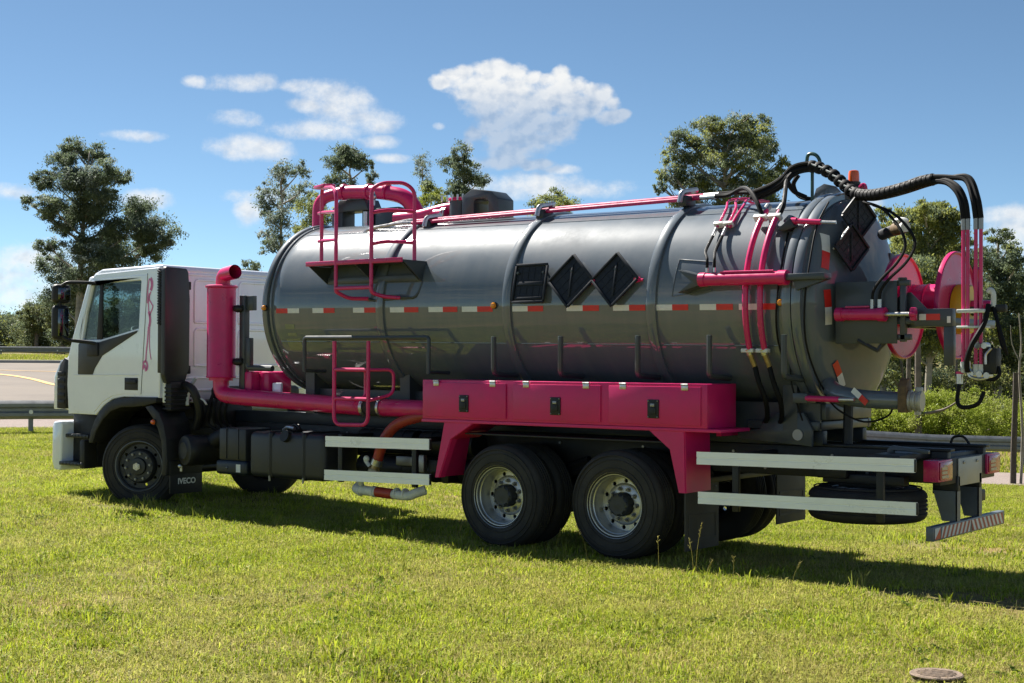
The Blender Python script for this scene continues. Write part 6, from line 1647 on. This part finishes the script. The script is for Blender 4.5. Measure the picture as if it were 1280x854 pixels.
# ------------------------------------------------------------------ trees
TREES = {"T1": [[-75.53, 48.98, 1.93], [[-1.79, 0.69, 14.48, 1.1, 0.77], [-0.9, -0.85, 13.34, 0.99, 0.77], [-0.79, 1.63, 14.06, 1.1, 0.77], [3.09, -0.27, 12.5, 1.21, 0.88], [-2.08, -1.23, 12.12, 1.1, 0.77], [0.63, -0.64, 11.77, 1.92, 1.1], [-3.36, -1.86, 10.76, 0.55, 0.49], [-0.32, -2.19, 10.22, 1.21, 0.77], [1.66, 2.42, 12.45, 0.77, 0.55], [0.61, 0.63, 10.19, 2.2, 1.21], [1.63, 3.77, 10.17, 1.43, 0.99], [4.64, 3.24, 8.47, 1.1, 1.32], [3.48, 2.05, 8.66, 1.43, 0.99], [-2.5, -0.89, 7.69, 0.77, 0.66], [-3.37, 0.72, 6.3, 1.32, 1.21], [0.73, -0.48, 7.35, 1.43, 1.1], [-0.32, 3.17, 7.63, 1.65, 1.1], [2.08, 4.2, 7.48, 1.43, 0.88], [3.07, -0.2, 6.46, 2.2, 0.88], [-0.0, 0.73, 5.24, 1.98, 1.1], [1.73, 2.77, 5.57, 2.2, 1.1], [-3.03, 0.96, 4.22, 1.65, 1.1], [-0.75, 0.25, 9.79, 1.43, 0.71], [2.56, -0.18, 11.08, 1.21, 0.71], [-0.74, -0.72, 8.88, 1.1, 0.6], [1.9, 1.26, 8.79, 1.43, 0.77], [-1.62, -1.39, 9.7, 0.77, 0.49], [-0.54, 1.2, 12.42, 0.88, 0.55]]], "T2": [[-53.44, 46.95, 1.42], [[0.7, -0.26, 11.45, 0.93, 0.56], [1.42, 0.13, 11.3, 0.47, 0.56], [-0.15, -0.21, 11.01, 0.47, 0.65], [-0.93, -0.35, 10.16, 0.65, 0.65], [-1.07, 1.19, 10.07, 0.84, 0.93], [-0.83, -0.44, 9.16, 0.65, 0.84], [0.66, -0.83, 8.43, 0.93, 0.93], [-1.5, 0.07, 7.73, 0.56, 0.56], [-0.52, -0.52, 6.89, 0.61, 0.47], [0.77, 0.97, 10.45, 0.56, 0.56], [-0.17, -0.34, 7.3, 0.84, 0.65]]], "T2b": [[-48.38, 44.52, 1.21], [[0.45, -0.95, 8.56, 0.7, 0.79], [-0.23, 0.34, 9.38, 0.62, 0.62], [-0.18, 0.92, 8.53, 0.79, 0.79], [0.28, -0.95, 7.7, 0.62, 0.62]]], "T3": [[-57.39, 56.51, 1.45], [[0.37, -0.13, 13.89, 1.15, 0.68], [-0.07, -0.86, 13.27, 0.94, 0.63], [1.3, -0.73, 13.17, 1.04, 0.63], [1.48, 0.28, 13.01, 0.42, 0.42], [-1.54, 0.51, 12.42, 0.73, 0.73], [0.8, 1.48, 12.19, 0.47, 0.52], [0.27, -0.38, 11.63, 0.63, 0.63], [-0.2, 0.65, 10.81, 0.73, 0.73]]], "T4": [[-56.77, 63.27, 1.32], [[0.97, -1.15, 13.99, 0.66, 0.66], [-0.75, 0.67, 13.66, 0.6, 0.66], [0.21, 0.08, 12.86, 0.55, 0.55]]], "T4b": [[-43.38, 48.33, 0.95], [[-0.47, 0.74, 10.29, 0.88, 0.53], [0.24, -0.82, 9.4, 0.88, 0.53], [0.83, 0.1, 9.57, 0.62, 0.53]]], "T5": [[-51.37, 61.1, 1.16], [[0.25, -0.57, 14.17, 0.68, 0.63], [-1.47, 0.45, 13.58, 0.73, 0.63], [0.26, -0.33, 13.2, 0.94, 0.73], [0.42, 0.13, 12.56, 0.84, 0.63], [0.4, 1.5, 12.55, 0.47, 0.63], [-0.86, 0.79, 12.3, 0.84, 0.63], [-0.17, -0.7, 11.53, 0.73, 0.63], [0.7, -0.36, 11.24, 0.73, 0.63]]], "T6": [[-35.03, 48.4, 0.55], [[-0.55, 0.71, 9.76, 0.99, 0.49], [0.31, -1.32, 9.11, 0.82, 0.49], [0.66, 0.01, 9.21, 0.74, 0.49], [-0.85, 1.12, 8.89, 1.32, 0.49]]], "T7": [[-23.08, 44.93, 0.04], [[-1.1, 0.23, 12.55, 0.64, 0.43], [0.04, -1.08, 11.99, 0.79, 0.5], [1.2, -0.58, 12.33, 0.71, 0.43], [0.92, 1.38, 12.44, 0.57, 0.5], [-1.58, -0.95, 11.72, 0.71, 0.5], [0.76, -0.71, 11.62, 1.0, 0.57], [-0.34, -0.38, 11.29, 1.07, 0.57], [1.82, -0.55, 11.47, 0.86, 0.64], [1.44, 1.46, 11.43, 0.43, 0.5], [-1.73, -1.38, 11.0, 0.64, 0.57], [-1.33, -0.3, 10.73, 0.93, 0.57], [1.07, -1.27, 10.54, 1.07, 0.64], [1.0, 1.22, 10.93, 0.86, 0.64], [2.2, 1.21, 10.55, 0.43, 0.5], [-2.16, -1.77, 10.1, 0.43, 0.36], [-1.57, -1.85, 9.87, 0.57, 0.57], [-2.35, -1.66, 9.59, 0.25, 0.43], [-1.12, -0.67, 9.74, 1.0, 0.64], [-0.27, 0.22, 9.77, 1.07, 0.64], [1.75, -0.86, 9.63, 1.0, 0.71], [2.01, 0.59, 9.86, 0.57, 0.5], [2.39, 0.6, 9.62, 0.43, 0.5], [-1.37, -1.55, 8.89, 0.71, 0.5], [-0.07, -0.27, 8.64, 1.43, 0.57], [1.91, -0.26, 8.62, 0.93, 0.57]]], "T8": [[-11.27, 38.84, -0.38], [[-0.04, 0.4, 7.75, 0.64, 0.47], [-0.41, -0.43, 7.41, 0.64, 0.52], [0.69, 0.45, 7.04, 0.7, 0.52], [-0.26, 0.19, 6.63, 0.99, 0.7], [-1.16, 0.38, 6.45, 0.58, 0.52], [0.57, 0.77, 5.75, 0.87, 0.7], [0.38, -1.79, 5.2, 1.11, 0.7], [-0.61, -1.7, 5.09, 0.64, 0.58], [0.19, 0.99, 4.45, 0.99, 0.64], [-0.23, -1.0, 3.81, 0.99, 0.64], [-0.28, 1.04, 3.42, 1.17, 0.64], [-0.73, -0.52, 2.96, 0.99, 0.58], [0.71, 0.01, 2.96, 0.99, 0.58], [0.81, 1.17, 6.3, 0.47, 0.47], [1.38, 0.03, 5.11, 0.52, 0.58], [-1.08, -1.44, 5.84, 0.47, 0.47], [-1.21, -1.57, 4.97, 0.52, 0.52], [1.1, 0.55, 3.98, 0.58, 0.52], [-0.74, 1.81, 5.86, 1.28, 0.87], [-0.16, 1.5, 5.22, 1.17, 0.76], [-1.09, 0.36, 5.79, 0.76, 0.64], [-0.67, 0.08, 4.58, 1.05, 0.7], [0.13, -1.18, 7.72, 0.52, 0.35], [0.74, -0.07, 7.49, 0.52, 0.41], [0.27, 0.13, 7.33, 0.64, 0.47]]], "T8b": [[-14.58, 42.61, -0.25], [[-0.32, 0.58, 7.97, 0.45, 0.38], [0.26, -0.24, 7.33, 0.51, 0.45], [-0.25, -0.14, 6.89, 0.45, 0.45], [-0.26, 0.85, 5.98, 0.57, 0.57]]], "T9": [[-11.68, 47.33, -0.25], [[0.1, -0.38, 7.28, 0.53, 0.33], [0.35, 0.73, 6.85, 0.4, 0.4], [-0.35, -0.06, 6.5, 0.59, 0.46], [0.09, 0.11, 5.6, 0.73, 0.53], [-0.64, -0.07, 5.18, 0.73, 0.59], [0.44, 0.25, 4.27, 0.66, 0.59], [0.33, -1.53, 3.41, 0.99, 0.66], [-1.09, 0.83, 2.53, 0.86, 0.66], [-0.06, 1.76, 2.13, 0.73, 0.66], [0.39, 1.21, 5.64, 0.53, 0.53], [0.39, -0.28, 4.91, 0.73, 0.59], [-0.3, 0.28, 4.29, 0.86, 0.59], [-0.07, 1.07, 2.87, 0.86, 0.66], [-0.04, -1.61, 6.0, 0.66, 0.59], [-0.25, 0.91, 6.15, 0.79, 0.66], [0.98, -0.6, 6.02, 0.59, 0.53], [-0.02, 1.63, 5.0, 0.79, 0.59], [0.02, -1.11, 4.56, 0.86, 0.66], [-1.35, 0.88, 3.82, 0.79, 0.73], [0.79, -0.5, 3.43, 0.79, 0.66]]], "T9b": [[-12.6, 54.17, -0.16], [[-0.23, -0.08, 4.05, 0.58, 0.73], [-0.23, 1.3, 5.38, 0.8, 0.87], [-0.87, 1.57, 2.8, 0.8, 0.87], [-0.1, 0.88, 1.69, 0.8, 0.87]]], "T10": [[-13.6, 42.09, -0.28], [[-0.35, 1.01, 2.45, 0.81, 0.56], [-0.33, -0.63, 1.66, 0.75, 0.56], [0.14, 1.03, 1.25, 0.75, 0.56], [-0.08, -0.44, 0.57, 0.81, 0.44]]], "T10b": [[-12.3, 44.35, -0.28], [[-0.61, 1.2, 2.63, 0.83, 0.57], [0.08, 1.13, 1.66, 0.83, 0.57], [-0.25, -0.63, 1.25, 0.77, 0.57], [-0.05, 1.04, 0.53, 0.89, 0.45]]], "T10c": [[-11.58, 47.41, -0.25], [[0.34, -1.47, 1.32, 0.86, 0.59], [0.13, 1.6, 0.79, 0.73, 0.53], [-0.44, 0.32, 0.47, 0.73, 0.46]]], "T11": [[-58.67, 49.25, 1.6], [[0.08, -0.39, 6.12, 0.45, 0.3], [0.02, 0.33, 5.87, 0.59, 0.4], [-0.61, 0.38, 5.49, 0.79, 0.4]]], "L1": [[-105.71, 63.71, 2.31], [[-0.52, 0.31, 2.7, 1.29, 0.86], [-2.61, 0.72, 2.01, 1.43, 1.14], [1.0, 0.12, 1.75, 1.43, 1.14], [0.63, -0.75, 0.54, 1.72, 0.71], [1.56, 0.4, 0.69, 1.43, 0.71]]], "L2": [[-93.44, 57.97, 2.16], [[0.77, -0.57, 3.3, 1.04, 0.78], [-0.37, -0.45, 2.35, 1.17, 0.91], [-0.49, 1.06, 2.45, 1.17, 0.91], [-1.71, 0.38, 3.24, 0.91, 0.78], [0.37, 0.83, 3.67, 0.91, 0.78], [-1.28, 0.94, 1.27, 1.56, 0.91], [-0.72, 1.63, 0.49, 1.17, 0.52]]], "L3": [[-86.62, 55.61, 2.08], [[-0.83, 0.11, 3.99, 0.99, 0.86], [1.93, -0.99, 3.05, 1.11, 0.99], [-0.91, -0.1, 2.63, 0.99, 0.86], [2.11, -1.53, 1.47, 1.35, 0.99], [-0.02, 0.88, 0.66, 1.23, 0.62], [-1.19, 1.38, 5.05, 0.86, 0.86], [-0.34, -0.38, 4.34, 0.74, 0.62]]], "L5": [[-89.66, 63.36, 2.13], [[-4.19, -0.09, 3.19, 1.32, 1.32], [1.87, -2.26, 3.24, 1.45, 1.45], [-1.2, 2.53, 3.56, 1.45, 1.45], [4.17, 0.7, 3.09, 1.32, 1.32], [-3.0, 0.25, 1.17, 1.72, 1.06], [1.78, -0.19, 1.14, 1.72, 1.06], [3.87, 2.19, 2.81, 1.19, 1.19]]], "L4": [[-103.33, 59.23, 2.26], [[1.98, -0.92, 2.69, 1.37, 0.96], [1.96, -2.03, 1.66, 1.65, 1.24], [-0.44, 1.27, 0.83, 1.51, 0.82]]]}
def leaf_cloud(clumps, n_per_m2, size, mats, wts, droop, seed, aspect=.36):
    rg = np.random.default_rng(seed)
    V, NF, MI = [], 0, []
    for (dx, dy, dz, rx, rz) in clumps:
        ry = (rx + rz) / 2
        vol = (rx * rz + rx * ry + ry * rz) / 3
        n = int(n_per_m2 * vol * 66)
        # sub-clumps inside the clump give light and dark tufts and gaps
        k = max(10, int(14 + vol * 9))
        u = rg.normal(size=(k, 3)); u /= np.linalg.norm(u, axis=1)[:, None]
        u *= (rg.random((k, 1)) ** .45) * 1.02
        c = np.stack([dx + u[:, 0] * rx, dy + u[:, 1] * ry, dz + u[:, 2] * rz], 1)
        which = rg.integers(0, k, n)
        sub = rg.normal(size=(n, 3)) * np.array([rx, ry, rz * .85]) * rg.uniform(.09, .27, (k, 1))[which]
        p = c[which] + sub
        d = rg.normal(size=(n, 3)); d[:, 2] -= droop; d /= np.linalg.norm(d, axis=1)[:, None]
        s = rg.normal(size=(n, 3)); s -= d * (s * d).sum(1)[:, None]; s /= np.linalg.norm(s, axis=1)[:, None]
        L = size * .53 * rg.uniform(.6, 1.35, (n, 1)); W = L * aspect
        a = p - s * W * .5; b = p + d * L * .45 - s * W * .0 + s * W * .0
        q0 = p - d * L * .5; q1 = p + s * W * .5; q2 = p + d * L * .5; q3 = p - s * W * .5
        V.append(np.stack([q0, q1, q2, q3], 1).reshape(-1, 3))
        mk = rg.choice(len(mats), k, p=np.array(wts) / sum(wts))
        mi = mk[which]; flip = rg.random(n) < .25
        mi = np.where(flip, rg.choice(len(mats), n, p=np.array(wts) / sum(wts)), mi)
        MI.append(mi); NF += n
    V = np.concatenate(V); MI = np.concatenate(MI)
    me = bpy.data.meshes.new('crown')
    me.vertices.add(len(V)); me.vertices.foreach_set('co', V.astype(np.float32).ravel())
    me.loops.add(NF * 4); me.loops.foreach_set('vertex_index', np.arange(NF * 4, dtype=np.int32))
    me.polygons.add(NF); me.polygons.foreach_set('loop_start', np.arange(0, NF * 4, 4, dtype=np.int32))
    for m in mats: me.materials.append(MATS[m])
    me.polygons.foreach_set('material_index', MI.astype(np.int32))
    me.update(); me.validate()
    return me

def tree(key, label, name='eucalyptus_tree', leaf=.34, dens=42, mats=('leaf_euc', 'leaf_euc_dark', 'leaf_euc_grey'), wts=(4, 4, 2), trunk=.26, bark='bark_pale', droop=.7, group=None, seed=1, cat='tree', bare=False):
    (bx, by, bz), clumps = TREES[key]
    root = empty(name, (bx, by, bz)); tag(root, label, cat, group)
    rnd = random.Random(seed)
    cz = [c[2] for c in clumps]; top = max(c[2] + c[4] for c in clumps)
    mb = MB(bark)
    lx = sum(c[0] for c in clumps) / len(clumps); ly = sum(c[1] for c in clumps) / len(clumps)
    axis = [Vector((0, 0, -.3))]
    for i in range(1, 7):
        t = i / 6
        axis.append(Vector((lx * t * t * .9 + rnd.uniform(-.12, .12) * top * .05, ly * t * t * .9 + rnd.uniform(-.1, .1) * top * .05, top * .93 * t)))
    mb.tube(axis, trunk, 8, smooth=3, r2=trunk * .12)
    for (dx, dy, dz, rx, rz) in clumps:
        z0 = max(top * .15, dz - max(rz * 1.2, math.hypot(dx - lx, dy - ly) * .6) - .2)
        t = z0 / (top * .93)
        s = Vector((lx * t * t * .9, ly * t * t * .9, z0)); e = Vector((dx, dy, dz + rz * .2))
        m = s.lerp(e, .55) + Vector((rnd.uniform(-.2, .2), rnd.uniform(-.2, .2), -.12 * (e - s).length * .5))
        mb.tube([s, m, e], trunk * .34, 6, smooth=4, r2=trunk * .06)
        for q in range(3):
            f = e + Vector((rnd.uniform(-1, 1) * rx * .8, rnd.uniform(-1, 1) * rx * .6, rnd.uniform(-.4, .8) * rz))
            mb.tube([m.lerp(e, .4), m.lerp(f, .75), f], trunk * .10, 4, r2=trunk * .03)
    mb.build('trunk', root, sharp=None)
    me = leaf_cloud(clumps, dens, leaf, mats, wts, droop, seed)
    o = bpy.data.objects.new('crown', me); COL.objects.link(o); o.parent = root
    return root

EUC = ('leaf_euc', 'leaf_euc_dark', 'leaf_euc_grey')
tree('T1', 'tall spreading eucalyptus with airy dark crown behind the white cab', leaf=.34, dens=58, trunk=.3, seed=3, wts=(3, 5, 1.5))
tree('T2', 'slender grey green eucalyptus with pale stems left of the handrails', leaf=.30, dens=30, trunk=.2, seed=5, wts=(3, 2, 4))
tree('T2b', 'yellowish green bushy tree behind the handrails on the tank', 'bushy_tree', leaf=.30, dens=42, mats=('leaf_olive', 'leaf_euc'), wts=(3, 2), trunk=.18, seed=6)
tree('T3', 'dark round topped eucalyptus rising behind the pink pipe arch', leaf=.32, dens=58, wts=(3, 5, 1), trunk=.22, seed=7)
tree('T4', 'thin sparse grey tree between the two dark eucalyptus tops', leaf=.26, dens=22, wts=(2, 1, 5), trunk=.13, seed=8)
tree('T4b', 'low yellow green tree just above the front part of the tank', 'bushy_tree', leaf=.30, dens=45, mats=('leaf_olive', 'leaf_bright', 'leaf_euc'), wts=(4, 1.5, 2), trunk=.16, seed=9)
tree('T5', 'narrow dark eucalyptus with lumpy crown above the manhole hatch', leaf=.32, dens=46, wts=(4, 4, 1), trunk=.2, seed=10)
tree('T6', 'small rounded yellow green treetop showing over the middle of the tank', 'bushy_tree', leaf=.26, dens=46, mats=('leaf_olive', 'leaf_euc'), wts=(3, 2), trunk=.18, seed=11)
tree('T7', 'broad leafy eucalyptus towering behind the rear half of the tank', leaf=.25, dens=72, mats=('leaf_olive', 'leaf_euc', 'leaf_euc_dark', 'leaf_euc_grey'), wts=(2.5, 4, 2.5, 1.5), trunk=.28, seed=12, droop=1.0)
tree('T8', 'big olive green tree standing behind the hose reel', leaf=.22, dens=150, mats=('leaf_olive', 'leaf_euc', 'leaf_euc_dark'), wts=(4, 3, 1.5), trunk=.16, seed=13, droop=1.1)
tree('T8b', 'smaller olive green tree left of the big tree behind the hose reel', leaf=.22, dens=85, mats=('leaf_olive', 'leaf_euc', 'leaf_euc_dark'), wts=(4, 2, 1), trunk=.15, seed=14)
tree('T9', 'dark grey green eucalyptus with open top at the right edge', leaf=.24, dens=100, mats=('leaf_euc', 'leaf_euc_dark', 'leaf_olive'), wts=(4, 4, 1.5), trunk=.2, seed=15, droop=.9)
tree('T9b', 'dark tree cut off by the right edge of the picture', leaf=.26, dens=70, wts=(4, 5, 1), trunk=.2, seed=16)
WOOD = dict(name='woodland_tree', leaf=.20, mats=('leaf_wood', 'leaf_euc_dark', 'leaf_olive'), wts=(4, 3, 1.6), trunk=.13, bark='bark')
tree('T10', 'shady understorey tree low behind the outlet pipe at the rear', seed=17, dens=70, **WOOD)
tree('T10b', 'shady understorey tree low behind the hanging hoses', seed=18, dens=70, **WOOD)
tree('T10c', 'shady understorey tree low behind the wooden post', seed=19, dens=70, **WOOD)
tree('T11', 'small distant treetop peeping out between silencer and tank', leaf=.3, dens=40, trunk=.12, seed=20)
HILL = dict(name='woodland_tree', leaf=.42, mats=('leaf_wood', 'leaf_euc', 'leaf_euc_dark'), wts=(4, 2, 2), trunk=.2, bark='bark', dens=30)
tree('L1', 'dense dark bushy tree at the far left edge of the wooded rise', seed=21, **HILL)
tree('L2', 'dense dark bushy tree in the middle of the wooded rise', seed=22, **HILL)
tree('L3', 'dense dark bushy tree beside the mirrors on the wooded rise', seed=23, **HILL)
tree('L5', 'dense bushy tree hidden behind the cab and seen through its windows', seed=25, **HILL)

def shrub(az, r, rx, rz, label, mats, wts, seed, leaf=.13, dens=110, name='shrub'):
    x, y = polar(az, r); z = float(ground_z(x, y))
    root = empty(name, (x, y, z)); tag(root, label, 'bush', 'sunlit bushes along the guardrail' if name == 'shrub' else None)
    rnd = random.Random(seed); cl = []
    for k in range(7):
        cl.append((rnd.uniform(-1, 1) * rx * .75, rnd.uniform(-.5, .5) * rx * .6, rz * rnd.uniform(.3, .62), rx * .45, rz * .42))
    me = leaf_cloud(cl, dens, leaf, mats, wts, .1, seed, .42)
    o = bpy.data.objects.new('foliage', me); COL.objects.link(o); o.parent = root
    mb = MB('bark')
    for c in cl: mb.tube([(0, 0, -.1), (c[0] * .4, c[1] * .4, c[2] * .5), (c[0], c[1], c[2])], .03, 5, r2=.01)
    mb.build('stem', root, sharp=None)
ORD = ('first', 'second', 'third', 'fourth', 'fifth', 'sixth', 'seventh', 'eighth', 'ninth', 'tenth', 'eleventh', 'twelfth')
for i, az in enumerate(np.arange(16.4, 28.6, 1.12)):
    shrub(az, 46 + (i % 3) * 1.2, 1.5, 1.35 + .25 * math.sin(i * 1.9), ORD[i] + ' bright green bush from the right edge in the row behind the guardrail', ('leaf_bright', 'leaf_olive'), (4, 1.2), 100 + i)
# the rest of the woods behind, one mass
def woods():
    rg = np.random.default_rng(9); cl = []
    for az in np.arange(13, 33, .55):
        for h in (1.0, 2.6, 4.2):
            r = rg.uniform(64, 72); x, y = polar(az + rg.uniform(-.3, .3), r); z = float(ground_z(x, y))
            if h > 3 and az > 27: continue
            cl.append((x, y, z + h + rg.uniform(-.4, .4), 1.3, 1.0))
    for az in np.arange(51, 64, .6):
        r = rg.uniform(125, 140); x, y = polar(az, r); z = float(ground_z(x, y))
        for h in (1.0, 2.5): cl.append((x, y, z + h + rg.uniform(-.3, .3), 1.9, 1.5))
    for az in np.arange(33, 51, .7):
        r = rg.uniform(108, 128); x, y = polar(az, r); z = float(ground_z(x, y))
        for h in (.8, 2.2): cl.append((x, y, z + h + rg.uniform(-.3, .3), 1.7, 1.3))
    me = leaf_cloud(cl, 9, .42, ('leaf_wood', 'leaf_euc_dark', 'leaf_olive'), (4, 4, 1), .2, 77)
    me.name = 'woods'
    o = bpy.data.objects.new('woods', me); COL.objects.link(o); tag(o, kind='stuff')
woods()
def bare_trunk(az, r, h, rad, lean, label, branches=()):
    x, y = polar(az, r); z = float(ground_z(x, y))
    root = empty('tree_trunk', (x, y, z)); tag(root, label, 'tree trunk')
    mb = MB('bark'); mb.tube([(0, 0, -.3), (lean * .4, 0, h * .5), (lean, 0, h)], rad, 8, smooth=4, r2=rad * .5); mb.build('trunk', root, sharp=None)
    for (z0, dx, dz) in branches:
        mb = MB('bark'); mb.tube([(lean * z0 / h, 0, z0), (dx * .6, 0, z0 + dz * .35), (dx, 0, z0 + dz)], rad * .45, 6, smooth=4, r2=rad * .12); mb.build('branch', root, sharp=None)
bare_trunk(22.08, 46.5, 4.4, .10, .05, 'dark straight tree trunk behind the outlet valve')
bare_trunk(21.7, 45.5, 4.6, .13, -.04, 'paler grey tree trunk with a side branch right of the dark one', [(.8, 1.3, .5)])
